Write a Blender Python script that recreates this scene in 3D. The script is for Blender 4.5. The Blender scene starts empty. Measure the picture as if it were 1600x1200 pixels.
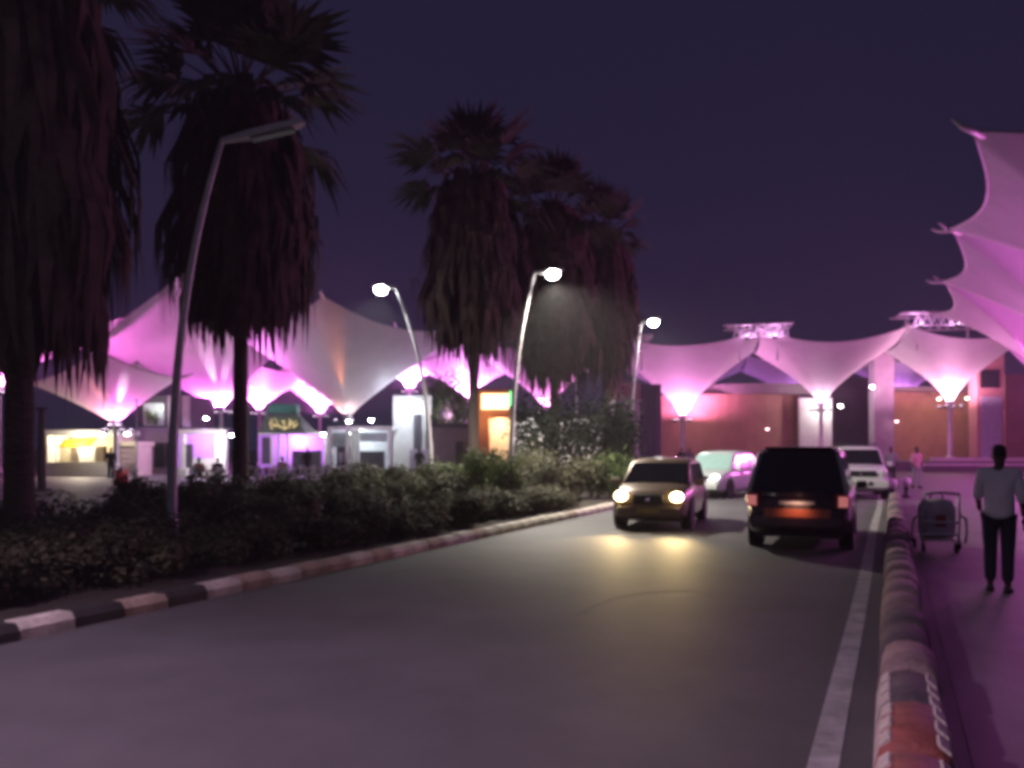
import bpy, bmesh, math, random
from mathutils import Vector, Matrix

rnd = random.Random(7)
sc = bpy.context.scene
COL = sc.collection
R = math.radians

# ------------------------------------------------------------------ camera
F = 1300.0           # focal length in pixels of the 1600 px wide photograph
CAMZ = 1.7
HOR = 700.0          # horizon row
cam_d = bpy.data.cameras.new('camera')
cam = bpy.data.objects.new('camera', cam_d)
COL.objects.link(cam)
cam.location = (0, 0, CAMZ)
cam.rotation_euler = (R(90), 0, 0)
cam_d.sensor_width = 36.0
cam_d.lens = 36.0 * F / 1600.0
cam_d.shift_y = (HOR - 600.0) / 1600.0
cam_d.clip_start = 0.05
cam_d.clip_end = 2000
sc.camera = cam

# ------------------------------------------------------------------ world, moon, exposure
world = bpy.data.worlds.new('World')
sc.world = world
world.use_nodes = True
wn, wl = world.node_tree.nodes, world.node_tree.links
wn.clear()
w_out = wn.new('ShaderNodeOutputWorld')
w_sky = wn.new('ShaderNodeTexSky')
w_sky.sky_type = 'NISHITA'
w_sky.sun_disc = False
w_sky.sun_elevation = R(-6)
w_sky.sun_rotation = R(200)
w_b1 = wn.new('ShaderNodeBackground')
w_b1.inputs['Strength'].default_value = 0.05
w_b2 = wn.new('ShaderNodeBackground')
w_b2.inputs['Color'].default_value = (0.0135, 0.0115, 0.0330, 1)
w_b2.inputs['Strength'].default_value = 1.0
w_add = wn.new('ShaderNodeAddShader')
wl.new(w_sky.outputs[0], w_b1.inputs[0])
wl.new(w_b1.outputs[0], w_add.inputs[0])
wl.new(w_b2.outputs[0], w_add.inputs[1])
wl.new(w_add.outputs[0], w_out.inputs[0])

moon_d = bpy.data.lights.new('moon', 'SUN')
moon_d.energy = 0.02
moon_d.angle = R(6)
moon_d.color = (0.75, 0.8, 1.0)
moon = bpy.data.objects.new('moon', moon_d)
COL.objects.link(moon)
moon.rotation_euler = (R(35), 0, R(30))

sc.view_settings.view_transform = 'Standard'
sc.view_settings.look = 'None'
sc.view_settings.exposure = 0.0
sc.view_settings.gamma = 1.0
sc.view_settings.use_curve_mapping = False
sc.render.engine = 'CYCLES'
cy = sc.cycles
cy.use_denoising = True
try:
    cy.denoiser = 'OPENIMAGEDENOISE'
except Exception:
    pass
cy.max_bounces = 5
cy.diffuse_bounces = 3
cy.glossy_bounces = 3
cy.transmission_bounces = 4
cy.transparent_max_bounces = 6
cy.sample_clamp_indirect = 4.0
cy.sample_clamp_direct = 0.0
cy.caustics_reflective = False
cy.caustics_refractive = False
cy.pixel_filter_type = 'BLACKMAN_HARRIS'
cy.filter_width = 4.2        # the photograph is soft all over

# ------------------------------------------------------------------ frames
RA = R(24.5)
SA, CA = math.sin(RA), math.cos(RA)


def rd(t, l, z=0.0):
    """road frame: t metres along the road, l metres to its right"""
    return Vector((l * CA + t * SA, -l * SA + t * CA, z))


def at(px, py, Y):
    return Vector(((px - 800.0) / F * Y, Y, CAMZ - (py - HOR) / F * Y))


def gx(px, Y):
    return (px - 800.0) / F * Y


def hz(py, Y):
    return CAMZ - (py - HOR) / F * Y


HEAD = -RA          # rotation z that turns local +y on to the road direction

# ------------------------------------------------------------------ materials
MATS = {}


def mat(name, col, rough=0.6, metal=0.0, var=0.15, scale=4.0, bump=0.0, spec=0.5, trans=0.0, col2=None, coat=0.0, stretch=None):
    if name in MATS:
        return MATS[name]
    m = bpy.data.materials.new(name)
    MATS[name] = m
    m.use_nodes = True
    n, l = m.node_tree.nodes, m.node_tree.links
    b = n['Principled BSDF']
    b.inputs['Roughness'].default_value = rough
    b.inputs['Metallic'].default_value = metal
    if 'Specular IOR Level' in b.inputs:
        b.inputs['Specular IOR Level'].default_value = spec
    if coat and 'Coat Weight' in b.inputs:
        b.inputs['Coat Weight'].default_value = coat
        b.inputs['Coat Roughness'].default_value = 0.08
    tc = n.new('ShaderNodeTexCoord')
    src = tc.outputs['Object']
    if stretch:
        mp = n.new('ShaderNodeMapping')
        mp.inputs['Scale'].default_value = stretch
        l.new(src, mp.inputs[0])
        src = mp.outputs[0]
    nz = n.new('ShaderNodeTexNoise')
    nz.inputs['Scale'].default_value = scale
    nz.inputs['Detail'].default_value = 5.0
    nz.inputs['Roughness'].default_value = 0.65
    l.new(src, nz.inputs['Vector'])
    rp = n.new('ShaderNodeValToRGB')
    c1 = tuple(max(0, c * (1 - var)) for c in col)
    c2 = col2 if col2 else tuple(min(1, c * (1 + var)) for c in col)
    rp.color_ramp.elements[0].position = 0.32
    rp.color_ramp.elements[0].color = (*c1, 1)
    rp.color_ramp.elements[1].position = 0.68
    rp.color_ramp.elements[1].color = (*c2, 1)
    l.new(nz.outputs[0], rp.inputs[0])
    l.new(rp.outputs[0], b.inputs['Base Color'])
    if bump > 0:
        nb = n.new('ShaderNodeTexNoise')
        nb.inputs['Scale'].default_value = scale * 6
        nb.inputs['Detail'].default_value = 4
        l.new(src, nb.inputs['Vector'])
        bp = n.new('ShaderNodeBump')
        bp.inputs['Strength'].default_value = bump
        bp.inputs['Distance'].default_value = 0.05
        l.new(nb.outputs[0], bp.inputs['Height'])
        l.new(bp.outputs[0], b.inputs['Normal'])
    if trans > 0:
        out = n['Material Output']
        tr = n.new('ShaderNodeBsdfTranslucent')
        l.new(rp.outputs[0], tr.inputs[0])
        mx = n.new('ShaderNodeMixShader')
        mx.inputs[0].default_value = trans
        l.new(b.outputs[0], mx.inputs[1])
        l.new(tr.outputs[0], mx.inputs[2])
        l.new(mx.outputs[0], out.inputs[0])
    return m


def emit(name, col, strength):
    if name in MATS:
        return MATS[name]
    m = bpy.data.materials.new(name)
    MATS[name] = m
    m.use_nodes = True
    b = m.node_tree.nodes['Principled BSDF']
    b.inputs['Base Color'].default_value = (*[min(1, c) * .6 for c in col], 1)
    b.inputs['Emission Color'].default_value = (*col, 1)
    b.inputs['Emission Strength'].default_value = strength
    return m


M_ROAD = mat('asphalt', (0.105, 0.098, 0.102), 0.66, var=0.22, scale=0.55, bump=0.06)
M_PLAZA = mat('paving', (0.12, 0.108, 0.115), 0.62, var=0.25, scale=0.8, bump=0.06)
M_GROUND = mat('ground_earth', (0.10, 0.085, 0.075), 0.85, var=0.3, scale=0.4, bump=0.3)
M_PATCH = mat('asphalt_patch', (0.092, 0.086, 0.088), 0.7, var=0.2, scale=1.5, bump=0.1)
M_SEAL = mat('crack_sealant', (0.17, 0.15, 0.14), 0.6, var=0.3, scale=3)
M_SOIL = mat('soil', (0.045, 0.035, 0.028), 0.95, var=0.4, scale=3.0, bump=0.8)
M_WHITE = mat('road_paint', (0.42, 0.40, 0.39), 0.6, var=0.4, scale=3.5)
M_KW = mat('kerb_white', (0.62, 0.56, 0.48), 0.7, var=0.35, scale=5, bump=0.3)
M_KB = mat('kerb_black', (0.035, 0.033, 0.034), 0.7, var=0.4, scale=5, bump=0.3)
M_KR = mat('kerb_bare', (0.42, 0.32, 0.25), 0.8, var=0.35, scale=5, bump=0.3)
M_BLK = mat('barrier_concrete', (0.34, 0.235, 0.22), 0.8, var=0.35, scale=4, bump=0.5)
M_BLKD = mat('barrier_stained', (0.13, 0.10, 0.11), 0.8, var=0.35, scale=4, bump=0.5)
M_BLKR = mat('barrier_red', (0.30, 0.085, 0.07), 0.7, var=0.3, scale=6, bump=0.3)
M_BLKW = mat('barrier_white', (0.60, 0.52, 0.46), 0.7, var=0.3, scale=8, bump=0.3)
M_JOINT = mat('joint_dark', (0.03, 0.026, 0.03), 0.9)
M_MEMB = mat('membrane', (0.72, 0.66, 0.69), 0.55, var=0.06, scale=0.8, trans=0.30)
M_STEEL = mat('painted_steel', (0.62, 0.60, 0.60), 0.4, metal=0.2, var=0.1, scale=3)
M_GALV = mat('galvanised', (0.55, 0.53, 0.53), 0.5, metal=0.2, var=0.2, scale=5)
M_CABLE = mat('cable', (0.35, 0.34, 0.35), 0.4, metal=0.7)
M_DARKMET = mat('dark_metal', (0.04, 0.04, 0.045), 0.45, metal=0.4)
M_BRICK = mat('terracotta_wall', (0.33, 0.165, 0.125), 0.85, var=0.14, scale=1.2, bump=0.15)
M_PLASTER = mat('white_plaster', (0.62, 0.60, 0.57), 0.8, var=0.1, scale=1.5, bump=0.1)
M_CREAM = mat('cream_plaster', (0.62, 0.54, 0.40), 0.8, var=0.1, scale=1.5, bump=0.1)
M_ORANGE = mat('orange_plaster', (0.50, 0.17, 0.07), 0.8, var=0.12, scale=1.5, bump=0.1)
M_MAUVE = mat('mauve_plaster', (0.34, 0.27, 0.33), 0.8, var=0.12, scale=1.5, bump=0.1)
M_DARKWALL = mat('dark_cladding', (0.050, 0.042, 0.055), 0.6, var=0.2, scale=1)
M_EAVE = mat('eave_slab', (0.12, 0.09, 0.10), 0.7)
M_GLASSD = mat('tinted_glass', (0.012, 0.012, 0.016), 0.06, spec=0.8, var=0.1)
M_GREEN = mat('green_awning', (0.05, 0.22, 0.17), 0.6, var=0.2)
M_YELLOW = mat('yellow_awning', (0.75, 0.62, 0.02), 0.6, var=0.15)
M_REDP = mat('red_plastic', (0.55, 0.035, 0.05), 0.4, var=0.15)
M_WHITEP = mat('white_plastic', (0.72, 0.70, 0.70), 0.4, var=0.08)
M_TRUNK = mat('palm_trunk', (0.12, 0.085, 0.065), 0.95, var=0.4, scale=5, bump=0.9, stretch=(1, 1, 4))
M_DEADFROND = mat('dead_frond', (0.105, 0.07, 0.06), 0.95, var=0.4, scale=2, spec=0.1)
M_FROND = mat('green_frond', (0.085, 0.09, 0.06), 0.8, var=0.4, scale=1.5, spec=0.15)
M_LEAFD = mat('leaf_dark', (0.085, 0.090, 0.050), 0.7, var=0.45, scale=2.5, spec=0.25, col2=(0.14, 0.13, 0.075), trans=0.2)
M_LEAFG = mat('leaf_green', (0.060, 0.105, 0.030), 0.6, var=0.4, scale=2.5, spec=0.3, col2=(0.12, 0.16, 0.05), trans=0.25)
M_LEAFL = mat('leaf_dry', (0.13, 0.115, 0.060), 0.75, var=0.4, scale=3, spec=0.2, trans=0.2)
M_TWIG = mat('twig', (0.06, 0.045, 0.035), 0.9)
M_TYRE = mat('tyre', (0.012, 0.012, 0.013), 0.85)
M_RIM = mat('wheel_rim', (0.35, 0.35, 0.36), 0.35, metal=0.8)
M_SKIN = mat('skin', (0.065, 0.033, 0.022), 0.55, var=0.1)
M_HAIR = mat('hair', (0.010, 0.008, 0.008), 0.7)
M_PLATE = mat('plate_white', (0.75, 0.75, 0.72), 0.4, var=0.05)
M_LAMPW = emit('lamp_white', (1.0, 0.97, 0.92), 60.0)
M_LAMPC = emit('lamp_cool', (0.93, 0.97, 1.0), 60.0)
M_FLOOD = emit('flood_lens', (1.0, 0.72, 1.0), 14.0)
M_HEADL = emit('headlight_lens', (1.0, 0.80, 0.42), 40.0)
M_HEADLW = emit('headlight_cool_lens', (1.0, 0.97, 0.9), 7.0)

# ------------------------------------------------------------------ mesh helpers


class MB:
    def __init__(self):
        self.v, self.f, self.mi = [], [], []
        self.cur = 0

    def add(self, vs, fs):
        o = len(self.v)
        self.v += [tuple(p) for p in vs]
        for f in fs:
            self.f.append(tuple(i + o for i in f))
            self.mi.append(self.cur)

    def box(self, c, s, rz=0.0, mtx=None, taper=1.0):
        hx, hy, h2 = s[0] / 2, s[1] / 2, s[2] / 2
        vs = []
        for z in (-h2, h2):
            k = 1.0 if z < 0 else taper
            for x, y in ((-hx, -hy), (hx, -hy), (hx, hy), (-hx, hy)):
                vs.append(Vector((x * k, y * k, z)))
        if mtx is None:
            mtx = Matrix.Rotation(rz, 3, 'Z')
        c = Vector(c)
        vs = [mtx @ p + c for p in vs]
        self.add(vs, [(3, 2, 1, 0), (4, 5, 6, 7), (0, 1, 5, 4), (1, 2, 6, 5), (2, 3, 7, 6), (3, 0, 4, 7)])
        return self

    def tube(self, pts, rads, n=8, cap=True):
        pts = [Vector(p) for p in pts]
        if not hasattr(rads, '__len__'):
            rads = [rads] * len(pts)
        vs, fs = [], []
        prev = None
        for i, p in enumerate(pts):
            a = pts[max(0, i - 1)]
            b = pts[min(len(pts) - 1, i + 1)]
            d = (b - a).normalized()
            if prev is None:
                up = Vector((0, 0, 1)) if abs(d.z) < 0.9 else Vector((1, 0, 0))
                x = d.cross(up).normalized()
            else:
                x = (prev - d * prev.dot(d)).normalized()
            prev = x
            y = d.cross(x)
            for k in range(n):
                a2 = 2 * math.pi * k / n
                vs.append(p + (x * math.cos(a2) + y * math.sin(a2)) * rads[i])
        for i in range(len(pts) - 1):
            for k in range(n):
                k2 = (k + 1) % n
                fs.append((i * n + k, i * n + k2, (i + 1) * n + k2, (i + 1) * n + k))
        if cap:
            fs.append(tuple(range(n - 1, -1, -1)))
            fs.append(tuple((len(pts) - 1) * n + k for k in range(n)))
        self.add(vs, fs)
        return self

    def lathe(self, prof, n=16, c=(0, 0, 0)):
        vs, fs = [], []
        c = Vector(c)
        for r, z in prof:
            for k in range(n):
                a = 2 * math.pi * k / n
                vs.append(c + Vector((r * math.cos(a), r * math.sin(a), z)))
        for i in range(len(prof) - 1):
            for k in range(n):
                k2 = (k + 1) % n
                fs.append((i * n + k, i * n + k2, (i + 1) * n + k2, (i + 1) * n + k))
        fs.append(tuple(range(n - 1, -1, -1)))
        fs.append(tuple((len(prof) - 1) * n + k for k in range(n)))
        self.add(vs, fs)
        return self

    def quad(self, a, b, c, d):
        self.add([a, b, c, d], [(0, 1, 2, 3)])
        return self

    def slab(self, poly, z0, z1):
        n = len(poly)
        vs = [Vector((p[0], p[1], z0)) for p in poly] + [Vector((p[0], p[1], z1)) for p in poly]
        fs = [tuple(range(n - 1, -1, -1)), tuple(range(n, 2 * n))]
        for i in range(n):
            j = (i + 1) % n
            fs.append((i, j, n + j, n + i))
        self.add(vs, fs)
        return self

    def mesh(self, name, m, smooth=False):
        me = bpy.data.meshes.new(name)
        me.from_pydata(self.v, [], self.f)
        if m is not None:
            for mm in (m if isinstance(m, (list, tuple)) else [m]):
                me.materials.append(mm)
        if isinstance(m, (list, tuple)):
            me.polygons.foreach_set('material_index', self.mi)
        if smooth:
            me.polygons.foreach_set('use_smooth', [True] * len(me.polygons))
        me.update()
        return me

    def build(self, name, m, parent=None, smooth=False, bevel=0.0):
        o = bpy.data.objects.new(name, self.mesh(name, m, smooth))
        COL.objects.link(o)
        if parent is not None:
            o.parent = parent
        if bevel > 0:
            b = o.modifiers.new('bevel', 'BEVEL')
            b.width = bevel
            b.segments = 2
            b.limit_method = 'ANGLE'
        return o


def tag(o, label=None, cat=None, group=None, kind=None):
    if label:
        o['label'] = label
    if cat:
        o['category'] = cat
    if group:
        o['group'] = group
    if kind:
        o['kind'] = kind
    return o


def empty(name, loc=(0, 0, 0), rz=0.0, label=None, cat=None, group=None):
    o = bpy.data.objects.new(name, None)
    COL.objects.link(o)
    o.location = loc
    o.rotation_euler = (0, 0, rz)
    o.empty_display_size = 0.2
    return tag(o, label, cat, group)


def link(name, me, parent, loc=(0, 0, 0), rot=(0, 0, 0), scl=(1, 1, 1)):
    o = bpy.data.objects.new(name, me)
    COL.objects.link(o)
    o.parent = parent
    o.location, o.rotation_euler, o.scale = loc, rot, scl
    return o


def copy_tree(o, parent=None):
    c = o.copy()
    COL.objects.link(c)
    c.parent = parent
    for ch in list(o.children):
        copy_tree(ch, c)
    return c


def light(kind, parent, loc, energy, col, radius=0.08, direction=None, angle=90, blend=0.4, name='lamp_light'):
    d = bpy.data.lights.new(name, kind)
    d.energy = energy
    d.color = col
    d.shadow_soft_size = radius
    if kind == 'SPOT':
        d.spot_size = R(angle)
        d.spot_blend = blend
    o = bpy.data.objects.new(name, d)
    COL.objects.link(o)
    o.parent = parent
    o.location = loc
    if direction is not None:
        o.rotation_euler = Vector(direction).to_track_quat('-Z', 'Y').to_euler()
    return o


# ------------------------------------------------------------------ the setting
g = MB().slab([(-400, -60), (400, -60), (400, 700), (-400, 700)], -0.5, -0.02).build('ground', M_GROUND)
tag(g, 'dark bare ground reaching to the horizon', kind='structure')

def strip(t0, t1, l0, l1, z0, z1):
    return [rd(t0, l0), rd(t0, l1), rd(t1, l1), rd(t1, l0)], z0, z1

p, a, b = strip(-40, 75, -7.0, 0.4, -0.1, 0.0)
road = MB().slab(p, a, b).build('road', M_ROAD)
tag(road, 'worn dark asphalt road between kerb and low barrier', kind='structure')
p, a, b = strip(-40, 75, 0.4, 70, -0.1, 0.004)
plaza = MB().slab(p, a, b).build('pavement', M_PLAZA)
tag(plaza, 'paved forecourt right of the low barrier', kind='structure')
p, a, b = strip(35, 75, -90, -7.0, -0.1, -0.004)
tag(MB().slab(p, a, b).build('side_road', M_ROAD), 'asphalt side road crossing beyond the planted bed', kind='structure')
p, a, b = strip(-40, 35, -90, -14.5, -0.1, -0.006)
tag(MB().slab(p, a, b).build('car_park_ground', M_PLAZA), 'paved ground in front of the stalls', kind='structure')
p, a, b = strip(-40, 4.2, -14.5, -7.0, -0.1, -0.003)
tag(MB().slab(p, a, b).build('road_apron', M_ROAD), 'asphalt apron before the planted bed', kind='structure')

# painted edge line
mb = MB()
t = -6.0
while t < 56:
    for k in range(1):
        wob = 0.012 * math.sin(t * 1.7)
        mb.add([rd(t, -0.40 + wob, .004), rd(t, -0.245 + wob, .004), rd(t + 2.96, -0.245 + .012 * math.sin((t + 3) * 1.7), .004), rd(t + 2.96, -0.40 + .012 * math.sin((t + 3) * 1.7), .004)], [(0, 1, 2, 3)])
    t += 2.96
tag(mb.build('edge_line', M_WHITE, road), 'faded white painted edge line', kind='structure')
# crack sealant across the road and old patch
mb = MB()
crk = [at(930, 945, 1), at(985, 928, 1), at(1040, 922, 1), at(1090, 921, 1), at(1125, 932, 1)]
cp = []
for px, py in ((905, 962), (930, 945), (960, 933), (1000, 927), (1040, 923), (1085, 922), (1125, 931)):
    Y = CAMZ * F / (py - HOR)
    cp.append(Vector((gx(px, Y), Y, 0.005)))
for i in range(len(cp) - 1):
    w0, w1 = Vector((0, .05, 0)), Vector((0, .05, 0))
    mb.quad(cp[i], cp[i + 1], cp[i + 1] + w1, cp[i] + w0)
mb.build('crack_seal', M_SEAL, road)
# planted bed
p, a, b = strip(4.2, 35, -14.5, -7.22, -0.1, 0.12)
bed = MB().slab(p, a, b).build('planting_bed', M_SOIL)
tag(bed, 'dark soil of the planted bed behind the kerb', kind='structure')

# left kerb: alternate painted blocks
kerb = empty('kerb', rd(4.2, -7.1), HEAD, 'weathered kerb of white, black and bare blocks edging the planted bed', 'kerb')
kerb['kind'] = 'thing'
kb = MB()
kb.add(*(lambda L, W, H: ([(-W, 0, -.05), (W, 0, -.05), (W, L, -.05), (-W, L, -.05), (-W, 0, H), (W * .55, 0, H), (W * .55, L, H), (-W, L, H), (W, 0, H * .6), (W, L, H * .6)],
       [(3, 2, 1, 0), (4, 5, 6, 7), (5, 8, 9, 6), (8, 1, 2, 9), (0, 4, 7, 3), (0, 1, 8, 5, 4), (2, 3, 7, 6, 9)]))(0.535, 0.11, 0.16))
kmesh = [kb.mesh('kerb_block', m) for m in (M_KW, M_KB, M_KR)]
for i in range(56):
    if i == 0: k = 1
    elif i == 1: k = 0
    elif i == 2: k = 1
    elif i == 3: k = 2
    elif i == 4: k = 1
    else: k = rnd.choice((0, 0, 2, 0, 2, 1)) if i < 12 else rnd.choice((0, 0, 2, 0))
    o = link('kerb_block', kmesh[k], kerb, (rnd.uniform(-.008, .008), i * 0.55 + 0.14, rnd.uniform(-.012, .008)), (0, 0, rnd.uniform(-.015, .015)))
# bed end kerb turning to the left
for i in range(12):
    link('kerb_block', kmesh[1 if i % 2 else 2], kerb, (-0.15 - i * 0.55, 0.07, rnd.uniform(-.01, .006)), (0, 0, R(90)))

# ------------------------------------------------------------------ low barrier of rounded blocks
bar = empty('low_barrier', rd(-2, 0.10), HEAD, 'low barrier of rounded concrete blocks dividing road and forecourt', 'barrier')
BL, BH, BW = 0.72, 0.36, 0.17
def barrier_mesh(m):
    prof = [(-BW - .02, 0), (-BW - .01, .12), (-BW, .22), (-BW * .86, .30), (-BW * .5, .345), (0, BH), (BW * .5, .345), (BW * .86, .30), (BW, .22), (BW + .01, .12), (BW + .02, 0)]
    mb = MB()
    n = len(prof)
    ys = [0, 0.035, BL - .035, BL]
    sc_ = [0.90, 1, 1, 0.90]
    vs = [(x * s, y, z * s) for y, s in zip(ys, sc_) for x, z in prof]
    fs = []
    for i in range(3):
        for k in range(n - 1):
            fs.append((i * n + k, i * n + k + 1, (i + 1) * n + k + 1, (i + 1) * n + k))
    fs.append(tuple(range(n - 1, -1, -1)))
    fs.append(tuple(3 * n + k for k in range(n)))
    mb.add(vs, [f[::-1] for f in fs])
    me = mb.mesh('barrier_block', m)
    for p_ in me.polygons:
        p_.use_smooth = len(p_.vertices) == 4
    return me
def rib_mesh(m):
    prof = [(-BW - .02, .02), (-BW - .005, .20), (-BW * .86, .31), (-BW * .62, .345), (-BW * .55, .34), (-BW * .8, .29), (-BW + .01, .2), (-BW, .02)]
    mb = MB()
    for sx in (-1, 1):
        for y0 in (0.06, 0.29, 0.52):
            n = len(prof)
            vs = [(sx * x * 1.01, y, z + .004) for y in (y0, y0 + .15) for x, z in prof]
            fs = [(k, (k + 1) % n, n + (k + 1) % n, n + k) for k in range(n)] + [tuple(range(n)), tuple(range(n, 2 * n))]
            mb.add(vs, fs)
    return mb.mesh('white_rib', m)
bm_ = [barrier_mesh(m) for m in (M_BLK, M_BLKD, M_BLKR)]
rm_ = rib_mesh(M_BLKW)
for i in range(39):
    k = 2 if i in (5, 6, 7, 8) else (1 if i in (9, 12, 17) else 0)
    if i >= 10 and k == 0 and rnd.random() < .25:
        k = 1
    o = link('barrier_block', bm_[k], bar, (rnd.uniform(-.012, .012), i * (BL + .05), rnd.uniform(-.02, .02)), (0, rnd.uniform(-.03, .03), rnd.uniform(-.01, .01)))
    if i <= 9:
        link('white_rib', rm_, o)
mb = MB().box((0, 15, .12), (.24, 30, .24))
mb.build('joint_core', M_JOINT, bar)

# ball-topped bollards at the end of the barrier
def bollard(loc, label):
    e = empty('bollard', loc, 0, label, 'bollard', 'ball bollards at the barrier end')
    MB().lathe([(.13, 0), (.13, .08), (.075, .12), (.07, .34), (.09, .37)], 14).build('post', M_DARKMET, e, True)
    MB().lathe([(.02, .36), (.10, .40), (.15, .48), (.16, .54), (.13, .63), (.06, .69), (.01, .70)], 16).build('ball', M_WHITEP, e, True)
pb = at(1394, 792, 27.5); bollard((pb.x, pb.y, 0), 'white ball bollard closing the end of the low barrier')
pb = at(1416, 790, 28.5); bollard((pb.x, pb.y, 0), 'white ball bollard standing just off the forecourt side of the barrier')

# ------------------------------------------------------------------ fabric umbrellas
def umbrella(c, zt, corners, label, lights=(), base_z=0.0, pull=0.11, sag=1.2, group='fabric funnel canopies', pw=0.60, col_r=0.16, membrane=None, arms=True, up=0, streaks=()):
    """c: column (x,y); zt: funnel throat height; corners: four (x,y,z) anticlockwise"""
    e = empty('funnel_canopy', (c[0], c[1], base_z), 0, label, 'canopy', group)
    o0 = Vector((c[0], c[1], base_z))
    C = Vector((c[0], c[1], 0))
    cs = [Vector(k) for k in corners]
    NE, NS = 14, 16
    ring = []
    for i in range(4):
        A, B = cs[i], cs[(i + 1) % 4]
        for k in range(NE):
            w = k / NE
            P = A.lerp(B, w)
            q = 4 * w * (1 - w)
            flat = Vector((C.x, C.y, P.z))
            P = P.lerp(flat, pull * q)
            P.z -= sag * q
            ring.append(P)
    n = len(ring)
    vs, fs = [], []
    for j in range(NS + 1):
        s = (j / NS) ** 1.3
        for P in ring:
            rr = 0.035 + 0.965 * s
            x = C.x + (P.x - C.x) * rr
            y = C.y + (P.y - C.y) * rr
            z = zt + (P.z - zt) * (s ** pw)
            vs.append(Vector((x, y, z)) - o0)
    for j in range(NS):
        for k in range(n):
            k2 = (k + 1) % n
            fs.append((j * n + k, j * n + k2, (j + 1) * n + k2, (j + 1) * n + k))
    mb = MB(); mb.add(vs, fs)
    mb.build('membrane', membrane or M_MEMB, e, True)
    for i in range(4):
        pts = [ring[(i * NE + k) % n] - o0 for k in range(NE + 1)]
        MB().tube(pts, 0.035, 5).build('edge_cable', M_CABLE, e, True)
        cc = cs[i]
        d = (Vector((cc.x, cc.y, 0)) - C).normalized()
        h = MB()
        h.tube([cc - o0 - d * .55 + Vector((0, 0, -.10)), cc - o0 + d * .35 + Vector((0, 0, .05)), cc - o0 + d * .75 + Vector((0, 0, .22))], [.11, .09, .04], 6)
        h.build('corner_strut', M_STEEL, e, True)
        if arms:
            MB().tube([Vector((0, 0, zt + .3 - base_z)), (C - o0) * 0 + Vector(((cc.x - C.x) * .5, (cc.y - C.y) * .5, zt + (cc.z - zt) * (.5 ** pw) + .35 - base_z)), cc - o0 + Vector((0, 0, .1))], [.07, .06, .05], 6).build('arm', M_STEEL, e, True)
    def surf(k, s_):
        P = ring[k]
        rr = 0.035 + 0.965 * s_
        return Vector((C.x + (P.x - C.x) * rr, C.y + (P.y - C.y) * rr, zt + (P.z - zt) * (s_ ** pw)))
    for (px, en, colr, cone) in streaks:
        k = min((i for i in range(n) if ring[i].y < C.y), key=lambda i: abs(800 + ring[i].x / ring[i].y * F - px))
        a_, b_ = surf(k, .03), surf(k, .52)
        out = Vector((ring[k].x - C.x, ring[k].y - C.y, 0)).normalized()
        a_ = a_ + out * .32 + Vector((0, 0, -.20))
        pl = a_ - o0
        fo = MB().lathe([(.10, 0), (.13, .16), (.13, .26)], 10, pl - Vector((0, 0, .30))).tube([pl - Vector((0, 0, .2)), Vector((0, 0, pl.z - .3))], .025, 5).build('spotlight', M_DARKMET, e, True)
        MB().lathe([(.11, -.03), (.11, -.018)], 10, pl).build('lens', M_FLOOD, fo)
        light('SPOT', e, pl + Vector((0, 0, .02)), en, colr, .05, b_ - a_, cone, .7)
    h = zt - base_z
    MB().lathe([(.42, 0), (.42, .25), (col_r * 1.3, .32), (col_r, .5), (col_r * .9, h - .35), (col_r * 1.9, h - .12), (col_r * 2.0, h + .05)], 14).build('column', M_STEEL, e, True)
    # floodlight ring
    for (ang, rad, dz, en, colr) in lights:
        a = R(ang)
        lx, ly = rad * math.cos(a), rad * math.sin(a)
        fx = MB()
        fx.tube([(lx * .2, ly * .2, h - .55), (lx, ly, h - .5)], .03, 5)
        fx.box((lx, ly, h - .42), (.26, .26, .16), a)
        fo = fx.build('floodlight', M_DARKMET, e)
        MB().box((lx, ly, h - .335), (.2, .2, .012), a).build('lens', M_FLOOD, fo)
        if up:
            light('SPOT', e, (lx, ly, h - .12 + dz), en, colr, 0.10, (lx * .35, ly * .35, 1), up, .35)
        else:
            light('POINT', e, (lx, ly, h - .10 + dz), en, colr, 0.10)
    return e


MAG = (1.0, 0.17, 0.80)
VIO = (0.72, 0.22, 1.0)
PNK = (1.0, 0.50, 0.80)
WHT = (1.0, 0.88, 0.92)

def ringlights(en, col, front=None, n=4, rad=0.75, off=45):
    return [(off + 360 * k / n, rad, 0.0, en * (front if (front and 180 <= (off + 360 * k / n) % 360 <= 360) else 1.0), col) for k in range(n)]

U = Vector((0.980, -0.199, 0)); V = Vector((0.199, 0.980, 0))
K2 = Vector((17.9, 59.7, 0)); K1 = K2 - U * 11.07; K0 = K1 - U * 11.07
K3 = Vector((27.6, 57.8, 0)); K4 = Vector((35.9, 56.1, 0))
ZC = 10.2
D = 11.2
def frow(A, B, zt, label, lights, base_z=0.75, back=0.0, zc=ZC, **kw):
    A = A + V * back; B = B + V * back
    c = (A + B) / 2 + V * (D / 2)
    cs = [(A.x, A.y, zc), (B.x, B.y, zc), (B.x + V.x * D, B.y + V.y * D, zc), (A.x + V.x * D, A.y + V.y * D, zc)]
    return umbrella((c.x, c.y), zt, cs, label, lights, base_z, pull=.025, sag=1.0, up=172, pw=.74, **kw)
EN = 800
frow(K0, K1, 5.0, 'pink lit fabric canopy behind the palms, beside the gatehouse', ringlights(EN * .8, (1, .26, .82)))
frow(K1, K2, 4.3, 'brightly floodlit fabric canopy between the gatehouse and the terracotta hall', ringlights(EN * 1.9, (1, .32, .80)))
frow(K2, K3, 5.1, 'unlit grey fabric canopy over the white wall of the terracotta hall', ringlights(EN * .28, (1, .62, .85)))
frow(K3, K4, 5.2, 'pink fabric canopy with glowing throat in front of the terracotta wall', ringlights(EN * 1.35, (1, .44, .72)))
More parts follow.
